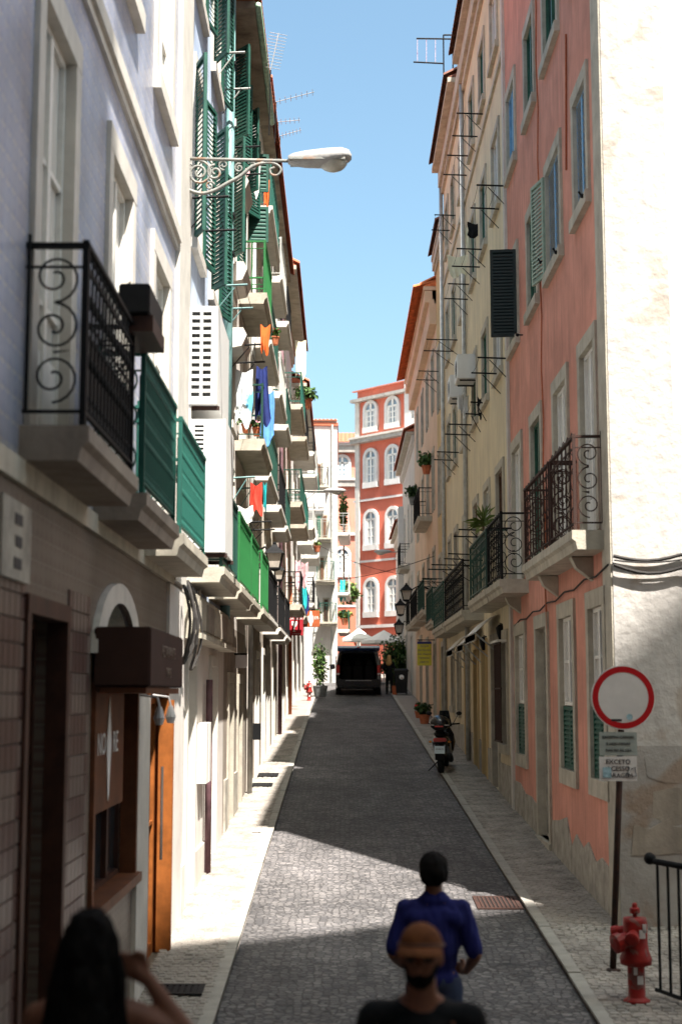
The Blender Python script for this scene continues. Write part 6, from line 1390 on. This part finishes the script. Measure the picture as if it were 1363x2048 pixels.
# small wall lamps under the balconies
for px, py, d, lb in ((966, 1285, 30.0, 'dark wall lamp between two white awnings'), (1000, 1262, 27.0, 'dark wall lamp over the grilled window')):
    t = thing('wall_lamp', at(px, py, d), lb, 'lamp'); c = at(px, py, d); MB().lathe([(.03, -.16), (.07, -.05), (.09, .06), (.03, .12)], c, 10).build('shade', 'iron', t); MB().tube([Vector((3.0, d, c.z + .12)), c + Vector((0, 0, .14)), c + Vector((0, 0, .1))], .014, 6).build('arm', 'iron', t)
# ------------------------------------------------------------------ planter on the black balcony
PB = thing('planter_box', FL.p(9.7, rel(2.3), .4), 'dark planter box hooked outside the black balcony', 'planter'); a, b = at(236, 625, 9.75), at(300, 566, 9.75)
x0, x1 = a.x, b.x
MB().box(x0, x1, 9.75, 10.5, a.z, b.z).build('box', 'black_plastic', PB, bevel=.01); MB().box(x0 + .03, x1 + .02, 9.8, 10.45, a.z - .12, a.z - .005).build('tray', 'wood_dark', PB); tag(leaves_mesh(40, Vector(((x0 + x1) / 2, 10.1, b.z + .01)), (.1, .3, .04), .05, 9).build('foliage', 'leaf_dark', PB), kind='stuff')
for y in (9.85, 10.3): MB().tube([Vector((x0 + .0, y, b.z - .02)), Vector((-1.47, y, b.z + .04)), Vector((-1.5, y, b.z - .1))], .008, 5).build('hook', 'iron', PB)
# ------------------------------------------------------------------ aerials, drying frame and wires
def aerial(px0, py0, px1, py1, d, label, n=8, mast=.9, vertical=False):
    a, b = at(px0, py0, d), at(px1, py1, d); t = thing('tv_aerial', a - Vector((0, 0, mast)), label, 'aerial')
    MB().tube([a - Vector((.02, 0, mast)), a], .012, 5).build('mast', 'iron', t); MB().tube([a, b], .008, 5).build('boom', 'lamp_alu', t)
    dr_ = (b - a).normalized(); pr = Vector((-dr_.z, 0, dr_.x)) if vertical else Vector((0, 1, 0))
    for i in range(n):
        c = a.lerp(b, (i + .7) / n); MB().tube([c - pr * .16, c + pr * .16], .005, 4).build('element', 'lamp_alu', t)
aerial(541, 140, 557, 66, 24.5, 'upright aerial over the eave of white house', 12, 1.2, True); aerial(552, 204, 628, 184, 29, 'long slanting aerial above the cream house roof', 7); aerial(556, 244, 600, 240, 31, 'short level aerial above the cream house roof', 5); aerial(560, 272, 602, 260, 32, 'lowest aerial above the cream house roof', 6)
DF = thing('drying_frame', at(890, 160, 38), 'dark rooftop drying frame projecting over the yellow house eave', 'clothes rack')
D_ = lambda px, py, dd=38: at(px, py, dd)
for pts in ((D_(832, 77), D_(905, 78)), (D_(826, 124), D_(886, 127)), (D_(886, 70), D_(887, 190)), (D_(905, 70), D_(905, 160)), (D_(886, 70), D_(905, 70))): MB().tube(pts, .022, 6).build('bar', 'iron', DF)
for px in (834, 852, 870): MB().tube([D_(px, 77), D_(px, 124)], .006, 4).build('cord', 'cloth_pink', DF)
for k, (p, q_, lb) in enumerate(((at(582, 1164, 47), at(880, 1108, 46), 'thin wire slung across the street between upper floors'), (at(600, 982, 56), at(712, 975, 90), 'thin wire running to the salmon building'), (at(610, 1075, 60), at(808, 1150, 62), 'thin wire crossing in front of the red building'))):
    MBx = MB(); MBx.tube([p.lerp(q_, i / 16) - Vector((0, 0, .25 * math.sin(math.pi * i / 16))) for i in range(17)], .010, 4); tag(MBx.build('overhead_wire', 'cable'), lb, 'wire')
# letter boxes and small clutter on the left ground floor
for k, (u, z, w, h, m, lb) in enumerate(((29.6, -.9, .16, .3, 'iron', 'dark box sign on the cream house ground floor'), (24.6, .45, .2, .22, 'sign_white', 'small white box lamp above a dark door'))):
    t = thing('wall_box', FL.p(u, rel(z), .1), lb, 'box'); MB().fbox(FL, u, u + .08, rel(z), rel(z + h), .02, .02 + w).build('panel', m, t, bevel=.008); MB().fbox(FL, u + .02, u + .06, rel(z + h), rel(z + h) + .03, .0, .02 + w).build('bracket', 'iron', t)
